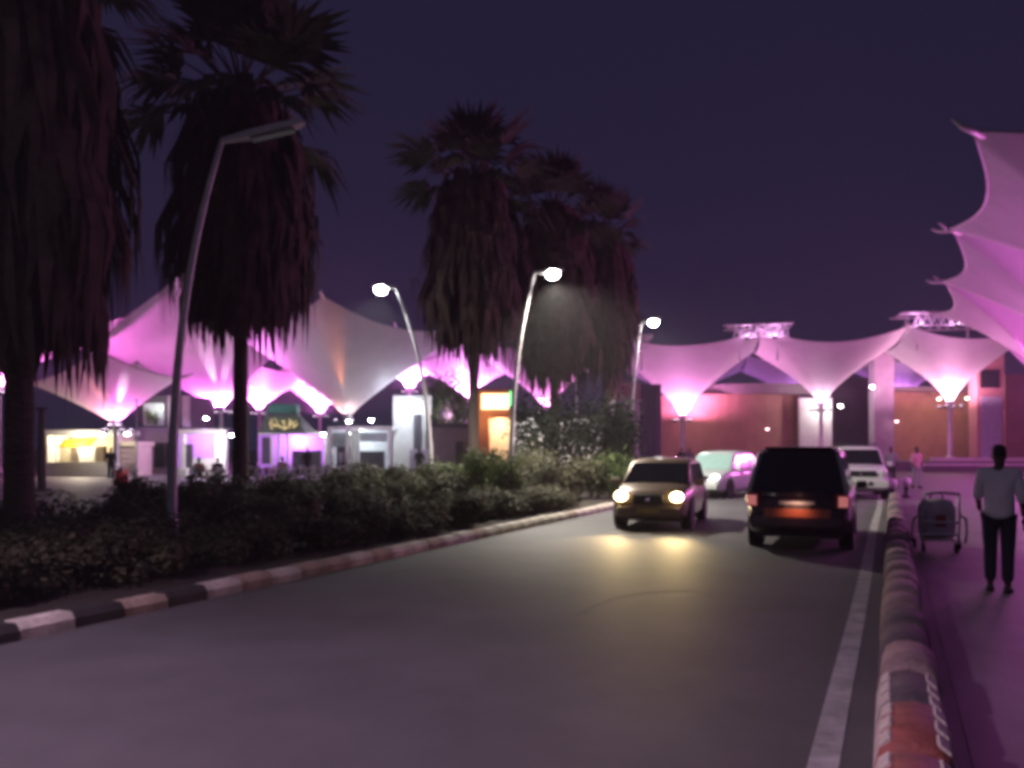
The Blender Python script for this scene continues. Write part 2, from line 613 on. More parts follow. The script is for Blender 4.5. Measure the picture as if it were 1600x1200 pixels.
frow(K1, K2, 6.2, 'violet canopy seen through the arch above the terracotta hall', ringlights(EN * .6, VIO), back=14.5, zc=10.0)
frow(K2, K3, 6.2, 'violet canopy over the dark entrance passage of the hall', ringlights(EN * .4, VIO), back=14.5, zc=10.0)
frow(K3, K4, 6.2, 'violet canopy behind the terracotta wall and mauve pillar', ringlights(EN * .5, VIO), back=14.5, zc=10.0)
# row beside the road
def rrow(t0, t1, l0, l1, zt, label, lights, zc=ZC, **kw):
    cs = [rd(t0, l0, zc), rd(t0, l1, zc), rd(t1, l1, zc), rd(t1, l0, zc)]
    c = rd((t0 + t1) / 2, (l0 + l1) / 2)
    return umbrella((c.x, c.y), zt, cs, label, lights, 0.0, pull=.14, sag=.5, **kw)
rrow(25.4, 36.6, 2.0, 13.2, 4.6, 'tall violet lit canopy over the forecourt, its corner highest against the sky', ringlights(EN * .72, (.82, .17, .76)))
rrow(36.7, 47.8, 2.2, 13.4, 4.6, 'middle violet canopy of the row over the forecourt', ringlights(EN * .72, (.90, .20, .82)))
rrow(47.9, 58.6, 2.5, 13.4, 4.6, 'last canopy of the forecourt row, next to the terracotta hall', ringlights(EN * .7, MAG))

# left market canopies
def lumb(px, Y, tip, e1, e2, label, lights, zc=(10.2,) * 4, **kw):
    c = Vector((gx(px, Y), Y, 0))
    e1 = Vector((*e1, 0)); e2 = Vector((*e2, 0))
    cs = [c - e1 / 2 - e2 / 2, c + e1 / 2 - e2 / 2, c + e1 / 2 + e2 / 2, c - e1 / 2 + e2 / 2]
    cs = [(k.x, k.y, z) for k, z in zip(cs, zc)]
    return umbrella((c.x, c.y), hz(tip, Y), cs, label, lights, 0.0, up=172, **kw)
E1, E2 = (8.7, 9.5), (-9.5, 8.7)
ub = lumb(543, 55.5, 648, E1, E2, 'grey mauve canopy with an orange streak, its throat behind the hedge', [(200, .8, 0, 75, (1, .52, .42)), (300, .8, 0, 55, (1, .7, .66)), (90, .8, 0, 60, (1, .5, .6))], pw=.86, pull=.06, streaks=[(500, 1900, (1, .26, .07), 17)])
def uc(px, py, Y):
    return tuple(at(px, py, Y))
u2 = umbrella((gx(181, 48), 48), hz(662, 48), [uc(150, 546, 43.5), uc(282, 590, 47.5), uc(215, 566, 54), uc(44, 598, 48)], 'low pink canopy with white beam over the cream kiosk',
              [(250, .8, 0, 220, (1, .30, .45)), (320, .8, 0, 480, (1, .13, .80)), (30, .8, 0, 420, MAG), (160, .8, 0, 200, (1, .33, .45))], 0.0, pull=.05, sag=.25, up=172, pw=.85,
              streaks=[(196, 1500, (1, .75, 1), 14), (120, 600, (1, .36, .24), 17)])
u3 = umbrella((gx(345, 60), 60), hz(636, 60), [uc(318, 395, 47), uc(505, 478, 57), uc(372, 515, 73), uc(116, 530, 57)], 'high magenta canopy with dazzling throat behind the slim palm', ringlights(2400, (1.0, .20, .95)), 0.0, pull=.04, sag=.5, up=172, pw=.95, streaks=[(290, 7000, (1, .68, 1), 14), (380, 3500, (1, .68, 1), 13)])
lumb(640, 76, 606, (9, 9), (-9, 9), 'small far canopy with a white star of light over the pale wall', ringlights(3200, (1.0, .28, 1.0)), zc=(11.5,) * 4)
lumb(500, 84, 645, (9, 9), (-9, 9), 'far magenta canopy whose glow fills the arch under the grey canopy', ringlights(4200, (1.0, .20, .90)), zc=(10.0,) * 4)
lumb(728, 72, 622, (8, 9), (-9, 8), 'narrow glowing canopy beside the orange building', ringlights(2400, (1.0, .30, 1.0)), zc=(10.0,) * 4)
lumb(-2, 52, 605, (9.5, 7), (-7, 9.5), 'magenta canopy cut off behind the thick palm trunk', ringlights(1900, MAG), zc=(9.6,) * 4)
lumb(405, 78, 640, (9, 9), (-9, 9), 'magenta canopy behind the green awning stall', ringlights(2600, MAG), zc=(9.6,) * 4)

# roof frames at canopy corners of the hall
def roof_frame(pA, pB, z, label, lit, depth=2.4):
    A, B = Vector(pA), Vector(pB)
    e = empty('roof_frame', (A.x, A.y, z), 0, label, 'roof frame', 'steel roof frames over the hall canopies')
    d = B - A
    L = d.length
    u = d.normalized()
    nv = Vector((-u.y, u.x, 0))
    m = MB()
    for k in (0, 1):
        o = nv * depth * k
        m.tube([o + Vector((0, 0, .9)), o + u * L + Vector((0, 0, .9))], .07, 6)
        m.tube([o + u * L * .15, o + u * L * .95], .06, 6)
        N = 8
        for i in range(N):
            a = u * L * (.15 + .8 * i / N)
            b2 = u * L * (.15 + .8 * (i + 1) / N)
            m.tube([o + a, o + (a + b2) / 2 + Vector((0, 0, .9))], .035, 5)
            m.tube([o + (a + b2) / 2 + Vector((0, 0, .9)), o + b2], .035, 5)
    m.build('truss', M_STEEL, e)
    for i in range(5):
        a = u * L * (.05 + .2 * i)
        MB().box(a + u * L * .09 + nv * depth / 2 + Vector((0, 0, 1.0)), (L * .17, depth * .95, .05), math.atan2(u.y, u.x)).build('slat', M_MEMB, e)
    m = MB()
    for q in (.25, .8):
        m.tube([u * L * q + nv * depth / 2 + Vector((0, 0, -1.6)), u * L * q + nv * depth / 2 + Vector((0, 0, .9))], .08, 6)
    m.build('post', M_STEEL, e)
    for q, en in lit:
        pz = u * L * q + Vector((0, 0, -.1)) - nv * .5
        f = MB().box(pz, (.3, .3, .2)).build('floodlight', M_DARKMET, e)
        MB().box(pz + Vector((0, 0, .11)), (.24, .24, .012)).build('lens', M_FLOOD, f)
        light('POINT', e, pz + Vector((0, 0, .2)), en, (1.0, .45, 1.0), .1)
roof_frame((at(1130, 0, 60.5).x, 60.5, 0), (at(1238, 0, 59.3).x, 59.3, 0), hz(527, 60), 'pink lit steel roof frame above the arch of the hall', [(.35, 60), (.75, 110)])
roof_frame((at(1405, 0, 58.5).x, 58.5, 0), (at(1552, 0, 57.5).x, 57.5, 0), hz(508, 58), 'wide lit steel roof frame meeting the forecourt canopies', [(.2, 90), (.6, 60)])
roof_frame((at(942, 0, 62).x, 62, 0), (at(1018, 0, 61.5).x, 61.5, 0), hz(545, 62), 'dim lattice roof frame beneath the far street lamp', [(.5, 14)])

# ------------------------------------------------------------------ street lamps
def street_lamp(base, head_dir, H, reach, lit, label, col=(1, .97, .92), energy=900, head_len=1.25, rise=.30, emis=None, rad=.085, cone=150):
    e = empty('street_lamp', base, 0, label, 'street lamp', 'curved street lamps')
    hd = Vector((*head_dir, 0)).normalized()
    pts, rads = [], []
    for i in range(15):
        s = i / 14
        off = reach * (s ** 2.6)
        pts.append(hd * off + Vector((0, 0, H * s)))
        rads.append(rad * (1 - .52 * s))
    MB().tube(pts, rads, 10).build('pole', M_GALV, e, True)
    MB().lathe([(.17, 0), (.17, .05), (.11, .09), (.10, .5), (.085, .55)], 12).build('pole_base', M_GALV, e, True)
    tip = pts[-1]
    ax = (hd * head_len + Vector((0, 0, rise))).normalized()
    sd = ax.cross(Vector((0, 0, 1))).normalized()
    up = sd.cross(ax)
    L = (hd * head_len + Vector((0, 0, rise))).length
    secs = [(0, .05, .04), (.12, .06, .05), (.30, .12, .06), (.75, .14, .065), (.93, .11, .05), (1.0, .05, .03)]
    vs, fs = [], []
    for (s, w, h) in secs:
        c = tip + ax * L * s
        for x, y in ((-w, -h), (w, -h), (w * .9, h * .5), (w * .4, h), (-w * .4, h), (-w * .9, h * .5)):
            vs.append(c + sd * x + up * y)
    for i in range(len(secs) - 1):
        for k in range(6):
            fs.append((i * 6 + k, i * 6 + (k + 1) % 6, (i + 1) * 6 + (k + 1) % 6, (i + 1) * 6 + k))
    fs += [tuple(range(6)), tuple(30 + k for k in range(6))]
    m = MB(); m.add(vs, fs)
    hdo = m.build('lamp_head', M_GALV, e, False, .01)
    q = MB()
    c0, c1 = tip + ax * L * .34 - up * .072, tip + ax * L * .86 - up * .072
    if lit:
        cc = (c0 + c1) / 2 - up * .02
        q.lathe([(.02, -.16), (.10, -.14), (.17, -.08), (.20, 0), (.19, .06), (.12, .1)], 14, cc)
        q.build('lamp_lens', emis or M_LAMPW, hdo, True)
        light('SPOT', e, cc - Vector((0, 0, .25)), energy, col, .15, (hd.x * .25, hd.y * .25, -1), cone, .6)
    else:
        q.add([c0 - sd * .1, c0 + sd * .1, c1 + sd * .1, c1 - sd * .1, c0 - sd * .08 - up * .04, c0 + sd * .08 - up * .04, c1 + sd * .08 - up * .04, c1 - sd * .08 - up * .04], [(0, 1, 5, 4), (1, 2, 6, 5), (2, 3, 7, 6), (3, 0, 4, 7), (4, 5, 6, 7)])
        q.build('lamp_lens', M_GLASSD, hdo)
    return e
b1 = (gx(268, 13), 13.0, .1)
street_lamp(b1, (1, .05), hz(218, 13) - .1, .78, False, 'tall unlit street lamp with long flat head rising from the shrubs', head_len=1.28, rise=.32, rad=.085)
street_lamp((gx(798, 24), 24.0, .1), (1, .1), 6.68, .70, True, 'lit street lamp curving towards the road beside the flowering shrubs', energy=4600, col=(1, .92, .80), head_len=.85, rise=.10)
street_lamp((gx(674, 26), 26.0, 0), (-1, .1), 6.75, 1.15, True, 'lit street lamp leaning away from the road over the grey canopy', (.95, .98, 1), 1600, .75, .05, M_LAMPC)
street_lamp((gx(985, 33.5), 33.5, 0), (.9, -.2), 6.75, .45, True, 'lit street lamp beside the gatehouse under the dim roof lattice', (1, .98, .95), 900, .75, .12)
# the next lamp of the row, just behind the viewer
street_lamp(rd(-1.5, -8.2, .0), (CA, -SA), 6.6, .7, True, 'lit street lamp of the same row standing before the planted bed', (1, .69, 1.0), 2800, 1.2, .3, cone=138)

def thin_pole(px, Y, ytop, r, m, label):
    p = Vector((gx(px, Y), Y, 0))
    e = empty('pole', p, 0, label, 'pole')
    h = hz(ytop, Y)
    MB().tube([(0, 0, 0), (0, 0, h)], [r, r * .7], 8).build('shaft', m, e, True)
    MB().lathe([(r * 1.6, h), (r * 1.8, h + .05), (r * .6, h + .1)], 8).build('cap', m, e, True)
    MB().lathe([(r * 2.4, 0), (r * 2.4, .06), (r * 1.2, .1)], 8).build('foot', m, e, True)
thin_pole(901, 36, 490, .05, M_GALV, 'thin grey pole standing among the palms by the flowering shrubs')
thin_pole(213.5, 46, 627, .05, M_WHITEP, 'slim white post at the corner of the cream kiosk')
thin_pole(65, 33, 640, .16, M_TRUNK, 'thick brown timber post behind the thick palm trunk')

# ------------------------------------------------------------------ palms
def frond_mesh(name, m, petiole, length, nseg, spread, droop, seed, width=.05):
    """a fan leaf: stalk along +x then a fan of narrow segments"""
    r = random.Random(seed)
    mb = MB()
    mb.tube([(0, 0, 0), (petiole * .5, 0, .06 * petiole), (petiole, 0, 0)], [.025, .02, .014], 4)
    for k in range(nseg):
        a = R(spread) * (k / (nseg - 1) - .5) * 2
        L = length * (1 - .35 * abs(a) / R(spread)) * r.uniform(.85, 1.1)
        d = Vector((math.cos(a), math.sin(a), r.uniform(-.1, .15)))
        s = Vector((-math.sin(a), math.cos(a), 0)) * width
        p0 = Vector((petiole, 0, 0))
        p1 = p0 + d * L * .55 + Vector((0, 0, -droop * L * .12))
        p2 = p0 + d * L * .95 + Vector((0, 0, -droop * L * r.uniform(.35, .6)))
        zz = Vector((0, 0, .02))
        mb.add([p0 - s * .3, p0 + s * .3, p1 + s + zz, p1 - s + zz, p2], [(0, 1, 2, 3), (3, 2, 4)])
    return mb.mesh(name, m)
FM = [frond_mesh('frond', M_FROND, 1.0, 1.0, 22, 75, d, 30 + i) for i, d in enumerate((.3, .7, 1.1))]

def palm(px, Y, label, top_z, skirt_z, r_tr, r_skirt, nskirt=260, nfr=26, fs=1.0, lean=0.0, seed=1):
    r = random.Random(seed)
    e = empty('fan_palm', (gx(px, Y), Y, 0.0), r.uniform(0, 6), label, 'palm tree', 'fan palms in the planted bed')
    pts, rads = [], []
    N = 22
    for i in range(N):
        s = i / (N - 1)
        pts.append(Vector((lean * s * s, 0, top_z * s)))
        rads.append(r_tr * (1.25 - .25 * min(1, s * 8)) * (1 - .25 * s) * (1 + .05 * (i % 2)))
    MB().tube(pts, rads, 12).build('trunk', M_TRUNK, e, True)
    # skirt of hanging dead fronds: narrow folded leaves hung round the trunk
    mb = MB()
    def axis(z):
        s = z / top_z
        return Vector((lean * s * s, 0, z))
    for k in range(nskirt):
        f = r.random()
        z0 = skirt_z + 1.6 + f * (top_z - skirt_z - 1.4)
        a = r.uniform(0, 2 * math.pi)
        env = r_skirt * (.55 + .45 * math.sin(math.pi * min(1, max(0, .15 + .8 * f)))) * r.uniform(.45, 1.0)
        d = Vector((math.cos(a), math.sin(a), 0))
        sd = Vector((-d.y, d.x, 0))
        p0 = axis(z0) + d * r_tr * .8
        p1 = axis(z0) + d * env * .8 + Vector((0, 0, r.uniform(-.15, .3)))
        L = r.uniform(1.3, 2.5)
        for q in range(4):
            o = sd * r.uniform(-.38, .38) + d * r.uniform(-.15, .25)
            p2 = axis(z0) + d * env + o * .6 + Vector((0, 0, -L * .45))
            p3 = axis(z0) + d * env * .96 + o + Vector((0, 0, -L * r.uniform(.75, 1.1)))
            w = sd * r.uniform(.05, .11)
            mb.add([p0 - w * .2, p0 + w * .2, p1 + w + o * .2, p1 - w + o * .2, p2 + w, p2 - w, p3], [(0, 1, 2, 3), (3, 2, 4, 5), (5, 4, 6)])
    sk = mb.build('frond_skirt', M_DEADFROND, e)
    sk['kind'] = 'stuff'
    for k in range(nfr):
        a = k * 2.399 + r.uniform(-.2, .2)
        el = R(78 - 95 * (k / nfr)) + r.uniform(-.1, .1)
        m = FM[0 if k < nfr * .35 else (1 if k < nfr * .7 else 2)]
        s = fs * r.uniform(.85, 1.15)
        link('frond', m, e, axis(top_z - .05 - .5 * k / nfr), (r.uniform(-.4, .4), -el, a), (s, s, s))
    return e
palm(30, 12.0, 'thick trunked fan palm with heavy dead skirt behind the kerb end', 9.0, 2.75, .20, 1.65, 420, 26, 1.25, seed=3)
palm(376, 21.0, 'tall fan palm with upright fronds beside the unlit street lamp', 10.6, 4.4, .20, 2.0, 460, 30, 1.75, seed=5)
palm(740, 30.0, 'fan palm rising in front of the orange building', 11.4, 4.9, .20, 2.2, 420, 24, 1.6, seed=8)
palm(866, 33.0, 'fan palm between the lit lamp and the thin grey pole', 11.0, 4.0, .20, 2.0, 460, 24, 1.5, seed=11)
palm(946, 40.0, 'fan palm next to the gatehouse with slim dark crown', 12.0, 4.9, .20, 1.7, 380, 24, 1.3, seed=15)
palm(-120, 14.5, 'fan palm beyond the thick palm', 9.6, 3.2, .22, 1.8, 300, 20, 1.3, seed=19)

# ------------------------------------------------------------------ shrubs
def leaf_cloud(name, m, n, rx, ry, h, leaf, seed, base=.1, clumps=14, up=.3):
    r = random.Random(seed)
    mb = MB()
    cl = []
    for k in range(clumps):
        a = r.uniform(0, 6.283)
        q = math.sqrt(r.random()) * .72
        z = base + (h - base) * r.uniform(.30, .82)
        cl.append((Vector((rx * q * math.cos(a), ry * q * math.sin(a), z)), r.uniform(.26, .46)))
    for k in range(n):
        c, cr = r.choice(cl)
        d = Vector((r.gauss(0, 1), r.gauss(0, 1), r.gauss(0, 1))).normalized()
        q = r.random() ** .45
        p = c + Vector((d.x * rx * cr, d.y * ry * cr, d.z * h * cr)) * q
        if p.z < base * .3:
            p.z = base * .3 + r.random() * .1
        nrm = (d + Vector((r.uniform(-.7, .7), r.uniform(-.7, .7), up + r.uniform(-.5, .5)))).normalized()
        t1 = nrm.cross(Vector((r.uniform(-1, 1), r.uniform(-1, 1), r.uniform(-1, 1)))).normalized()
        t2 = nrm.cross(t1)
        L, w = leaf * r.uniform(.7, 1.4), leaf * r.uniform(.28, .45)
        mb.add([p - t1 * L * .5, p + t2 * w + nrm * w * .3, p + t1 * L * .5, p - t2 * w + nrm * w * .3], [(0, 1, 2, 3)])
    return mb.mesh(name, m)
def stem_mesh(h, rx, seed):
    r = random.Random(seed)
    mb = MB()
    for k in range(6):
        a = r.uniform(0, 6.28)
        q = r.uniform(.2, .6)
        mb.tube([(0, 0, -.05), (rx * q * .4 * math.cos(a), rx * q * .4 * math.sin(a), h * .35), (rx * q * math.cos(a), rx * q * math.sin(a), h * .75)], [.025, .018, .008], 5)
    return mb.mesh('stem', M_TWIG)
SH = {
    'dark': [leaf_cloud('foliage', M_LEAFD, 2600, 1.0, 1.0, 1.0, .10, 40 + i) for i in range(3)],
    'green': [leaf_cloud('foliage', M_LEAFG, 2600, 1.0, 1.0, 1.0, .09, 50 + i, clumps=20) for i in range(2)],
    'dry': [leaf_cloud('foliage', M_LEAFL, 1700, 1.0, 1.0, 1.0, .08, 60 + i, clumps=10, up=.6) for i in range(2)],
}
STM = stem_mesh(1.0, 1.0, 77)
def shrub(kind, x, y, r_, h, label, group=None, z=.10):
    e = empty('shrub', (x, y, z), rnd.uniform(0, 6.28), label, 'shrub', group)
    link('foliage', rnd.choice(SH[kind]), e, scl=(r_ * rnd.uniform(.9, 1.15), r_ * rnd.uniform(.9, 1.15), h))
    link('stem', STM, e, scl=(r_ * .8, r_ * .8, h * .9))
    return e
GB = 'dark shrubs filling the planted bed'
for i in range(17):
    p = rd(5.3 + i * 1.25 + rnd.uniform(-.3, .3), -12.4 + rnd.uniform(-.5, .5))
    shrub('dark', p.x, p.y, rnd.uniform(.95, 1.25), (rnd.uniform(.78, .96) + .016 * i) * (.84 if i < 5 else 1), 'dark shrub in the back row of the planted bed', GB + ', back row')
for i in range(18):
    p = rd(4.9 + i * 1.12 + rnd.uniform(-.3, .3), -10.5 + rnd.uniform(-.4, .4))
    shrub('dark', p.x, p.y, rnd.uniform(.85, 1.1), (rnd.uniform(.58, .78) + .012 * i) * (.8 if i < 6 else 1), 'dark shrub in the middle row of the planted bed', GB + ', middle row')
for i in range(17):
    t_ = 5.2 + i * 0.98
    p = rd(t_ + rnd.uniform(-.2, .2), -8.25 + rnd.uniform(-.2, .2))
    shrub('dark', p.x, p.y, rnd.uniform(.75, .95), rnd.uniform(.45, .65), 'low dark shrub just behind the kerb blocks', GB + ', front row')
# pale low mounds near the kerb
for px, py, r_, h in ((650, 852, .5, .38), (690, 843, .55, .46), (735, 832, .6, .50), (775, 822, .55, .44), (835, 812, .5, .45)):
    Y = CAMZ * F / (py - HOR)
    shrub('dry', gx(px, Y) - .35, Y + .45, r_, h + .1, 'pale low grassy mound at the edge of the kerb', 'pale grassy mounds along the kerb')
Y = 20.8
shrub('green', gx(768, Y), Y, .95, 1.40, 'rounded bright green shrub lit by the street lamp')
Y = 22.5
shrub('green', gx(705, Y), Y, .9, 1.25, 'smaller green shrub left of the rounded bright green one'.replace('left of', 'adjoining'))
for px, Y, r_, h, lb in ((850, 24.5, 1.1, 1.25, 'dusky shrub adjoining the rounded bright green one'), (905, 26, 1.15, 1.35, 'dusky shrub under the fan palms near the oncoming hatchback'),
                         (830, 27, 1.2, 1.45, 'dusky shrub at the foot of the lit lamp by the road')):
    shrub('dark', gx(px, Y), Y, r_, h, lb)
Y = 26.0
shrub('green', gx(955, Y), Y, .85, 1.45, 'green shrub at the end of the bed beside the oncoming hatchback')
# tall dark broadleaf clump
def bushy_tree(px, Y, r_, h, label, m, seed, n=3600, trunk=.09, base=.9, leaf=.17, group=None, clumps=22):
    e = empty('small_tree', (gx(px, Y), Y, .1), 0, label, 'tree', group)
    link('crown', leaf_cloud('crown', m, n, r_, r_, h, leaf, seed, base=base, clumps=clumps), e)
    r = random.Random(seed)
    mb = MB().tube([(0, 0, -.1), (.05, 0, h * .3), (-.05, .05, h * .6)], [trunk, trunk * .8, trunk * .4], 7)
    for k in range(6):
        a = r.uniform(0, 6.28)
        mb.tube([(0, 0, h * .25), (r_ * .3 * math.cos(a), r_ * .3 * math.sin(a), h * .45), (r_ * .6 * math.cos(a), r_ * .6 * math.sin(a), h * .7)], [trunk * .5, trunk * .35, trunk * .15], 5)
    mb.build('trunk', M_TWIG, e)
    return e
M_LEAFT = mat('leaf_blackish', (.022, .028, .016), .7, var=.4, scale=2.5, spec=.2)
bushy_tree(842, 31, 1.25, 3.2, 'dark broadleaf tree below the lit street lamp, specks of light through it', M_LEAFT, 91, 1500, clumps=16)
bushy_tree(905, 32, 1.35, 3.3, 'dark broadleaf tree between the palms, lights showing through its leaves', M_LEAFT, 92, 1700, clumps=16)
bushy_tree(962, 33, 1.1, 3.2, 'dense dark broadleaf tree in front of the gatehouse', M_LEAFT, 93, 3200)
bushy_tree(702, 60, 2.2, 6.0, 'round leafy tree glowing violet above the grey pavilion', M_LEAFG, 95, 3000, .15, 2.6, .3)

# ------------------------------------------------------------------ hall behind the canopies
hall = empty('hall', (gx(1180, 70), 70, 0), 0, 'terracotta walled hall under the row of fabric canopies', 'building')
ho = Vector((gx(1180, 70), 70, 0))
def hbox(name, px0, px1, py_top, z0, Y, th, m, parent=None, top=None, out=0):
    x0, x1 = gx(px0, Y), gx(px1, Y)
    z1 = hz(py_top, Y) if top is None else top
    return MB().box(Vector(((x0 + x1) / 2, Y + th / 2, (z0 + z1) / 2)) - ho, (x1 - x0, th, z1 - z0)).build(name, m, parent or hall)
def arcwall(name, px0, px1, Y, bulge, z0, z1, m, th=.35, n=14):
    x0, x1 = gx(px0, Y), gx(px1, Y)
    o_, i_ = [], []
    for k in range(n + 1):
        w = k / n
        x = x0 + (x1 - x0) * w
        y = Y - bulge * 4 * w * (1 - w)
        o_.append((x - ho.x, y - ho.y)); i_.append((x - ho.x, y + th - ho.y))
    return MB().slab(o_ + i_[::-1], z0, z1).build(name, m, hall)
arcwall('wall', 1034, 1249, 70, 2.2, .5, hz(618, 70), M_BRICK)
arcwall('eave', 1100, 1282, 69.3, 2.3, hz(618, 70), hz(603, 70), M_EAVE, 3.0)
hbox('wall', 1249.5, 1300, 622, .5, 68.0, .4, M_PLASTER)
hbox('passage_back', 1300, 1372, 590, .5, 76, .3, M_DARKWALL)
pil = hbox('pillar', 1366, 1397, 552, .5, 66.0, 1.0, M_MAUVE)
hbox('wall', 1397.5, 1535, 612, .5, 69.5, .4, M_BRICK)
hbox('eave', 1396, 1530, 604, hz(611, 68.2), 68.2, 2.4, M_EAVE)
pk = hbox('tower_pier', 1527, 1569, 552, .5, 63.5, 1.2, mat('pink_plaster', (.42, .20, .20), .8, var=.12))
hbox('window', 1532, 1562, 578, hz(606, 63.4), 63.44, .05, M_GLASSD, pk).location = (0, 0, 0)
hbox('door', 1533, 1566, 620, .8, 63.42, .07, mat('pale_door', (.40, .40, .48), .5), pk).location = (0, 0, 0)
hbox('wall', 1570, 1720, 585, .5, 66, .4, M_BRICK)
# platform with white nosing
pf = empty('platform', (gx(1480, 56), 56, 0), 0, 'long low platform with white edge under the canopy columns', 'platform')
po = Vector((gx(1480, 56), 56, 0))
def pfbox(x0, x1, y0, y1, z0, z1, nm, m):
    MB().box(Vector(((x0 + x1) / 2, (y0 + y1) / 2, (z0 + z1) / 2)) - po, (x1 - x0, y1 - y0, z1 - z0)).build(nm, m, pf)
pfbox(gx(1040, 61), gx(1760, 57), 60.0, 84, -.05, .74, 'deck', M_PLAZA)
pfbox(gx(1435, 59), gx(1720, 59), 58.2, 59.98, -.05, .45, 'step', M_PLAZA)
pfbox(gx(1435, 59), gx(1720, 59), 58.1, 58.4, .452, .62, 'white_edge', M_PLASTER)
pfbox(gx(1455, 60), gx(1760, 60), 59.9, 60.2, .742, 1.0, 'white_edge', M_PLASTER)

# wall floodlights on the hall
def wall_lamp(px, py, Y, en, col, label, emis, dirv=(0, -.5, -.6)):
    p = at(px, py, Y)
    e = empty('wall_lamp', p, 0, label, 'lamp', 'small wall lamps')
    MB().box((0, .12, .05), (.10, .5, .06)).build('bracket', M_DARKMET, e)
    MB().lathe([(.05, .10), (.13, .02), (.14, -.03)], 12).build('shade', M_DARKMET, e, True)
    MB().lathe([(.06, -.14), (.13, -.09), (.14, -.032)], 12).build('bulb', emis, e, True)
    light('POINT', e, (0, -.35, -.18), en, col, .08)
WL = (1, .86, .70)
wall_lamp(1287, 632, 67.2, 160, (1, .97, .92), 'white wall lamp on the white wall of the hall', M_LAMPW)
wall_lamp(1313, 633, 67.0, 20, (1, .97, .92), 'white wall lamp at the edge of the dark passage', M_LAMPW)
wall_lamp(1075, 634, 66.5, 260, (1, .72, .55), 'warm wall lamp near the brightly floodlit canopy column', emit('lamp_warm', (1, .8, .6), 12))
wall_lamp(1467, 622, 66.5, 190, (1, .70, .45), 'warm wall lamp on the near side of the glowing column, terracotta wall', emit('lamp_warm', (1, .8, .6), 12))
wall_lamp(1511, 621, 66.5, 130, (1, .70, .55), 'warm wall lamp between the glowing column and the pink pier', emit('lamp_warm', (1, .8, .6), 12))
wall_lamp(1363, 603, 65.6, 12, (1, .8, 1), 'small lamp on the corner of the mauve pillar', M_LAMPW)
wall_lamp(1401, 657, 65.4, 12, (1, .6, .7), 'small pink lamp low on the mauve pillar', emit('lamp_pink', (1, .6, .65), 8))
wall_lamp(1199, 669, 66.0, 8, (1, .6, .6), 'small pink lamp in front of the curved terracotta wall', emit('lamp_pink', (1, .6, .65), 8))

# gatehouse
gh = empty('gatehouse', (gx(1000, 52), 52, 0), 0, 'small gatehouse with stepped boxes and dark violet panel', 'building')
go_ = Vector((gx(1000, 52), 52, 0))
def gbox(nm, px0, px1, py0, py1, Y, th, m, parent=None):
    x0, x1 = gx(px0, Y), gx(px1, Y)
    z1, z0 = hz(py0, Y), hz(py1, Y)
    return MB().box(Vector(((x0 + x1) / 2, Y + th / 2, (z0 + z1) / 2)) - go_, (x1 - x0, th, z1 - z0)).build(nm, m, parent or gh, bevel=.02)
MP = mat('pink_render', (.44, .25, .25), .8, var=.12)
gbox('parapet', 950, 972, 583, 622, 52.3, 2.4, MP)
gbox('parapet', 962, 1001, 598, 624, 51.6, 2.4, MP)
gbox('cornice', 960, 1003, 624.5, 628, 51.4, 2.6, M_PLASTER)
gbox('wall', 962, 986, 628.5, 743, 52, 2.0, M_MAUVE)
gbox('pilaster', 987, 999, 628.5, 743, 51.7, .6, M_PLASTER)
vp = gbox('panel', 1000, 1033, 600, 712, 52.2, .3, mat('violet_panel', (.10, .035, .13), .5, var=.2))
for k in range(3):
    gbox('panel_rib', 1003 + k * 10, 1004.2 + k * 10, 604, 710, 52.10, .09, M_DARKWALL, vp)

# ------------------------------------------------------------------ kiosks and stalls on the left
def kiosk_root(name, px, Y, label, cat='kiosk'):
    e = empty(name, (gx(px, Y), Y, 0), 0, label, cat)
    return e, Vector((gx(px, Y), Y, 0))
def kb_(nm, o, e, px0, px1, py0, py1, Y, th, m, parent=None, bev=0.0):
    x0, x1 = gx(px0, Y), gx(px1, Y)
    z1 = hz(py0, Y); z0 = hz(py1, Y) if py1 is not None else 0.0
    return MB().box(Vector(((x0 + x1) / 2, Y + th / 2, (z0 + z1) / 2)) - o, (x1 - x0, th, z1 - z0)).build(nm, m, parent or e, bevel=bev)
# cream kiosk
e, o = kiosk_root('kiosk', 140, 50, 'cream kiosk with yellow awning and lit counter')
kb_('fascia', o, e, 70, 181, 672, 680, 49.6, 3.2, M_PLASTER)
kb_('counter', o, e, 74, 181, 722, None, 49.9, .5, M_PLASTER)
kb_('back_wall', o, e, 74, 181, 680.5, None, 52.5, .2, M_CREAM)
kb_('side_wall', o, e, 70, 74, 680.5, None, 49.9, 2.5, M_PLASTER)
kb_('side_wall', o, e, 177, 181, 680.5, 721.5, 49.9, 2.5, M_CREAM)
kb_('mullion', o, e, 86, 88, 680.5, 721.5, 49.95, .15, M_PLASTER)
for a_, b_, mm in ((111, 121, M_TRUNK), (150, 162, M_TRUNK), (89, 109, M_CREAM), (123, 148, M_PLASTER)):
    kb_('shelf_unit', o, e, a_, b_, 697 if mm is M_TRUNK else 700, 722, 51.2, .4, mm)
aw = MB()
p0 = at(100, 687, 49.4) - o; p1 = at(152, 684, 49.4) - o
aw.add([p0, p1, p1 + Vector((0, -.7, -.42)), p0 + Vector((0, -.7, -.42)), p0 + Vector((0, 0, -.05)), p1 + Vector((0, 0, -.05)), p1 + Vector((0, -.7, -.5)), p0 + Vector((0, -.7, -.5))],
       [(0, 1, 2, 3), (7, 6, 5, 4), (3, 2, 6, 7), (0, 3, 7, 4), (1, 5, 6, 2), (0, 4, 5, 1)])
aw.build('awning', M_YELLOW, e)
light('POINT', e, at(125, 690, 50.9) - o, 330, (1, .86, .58), .2)
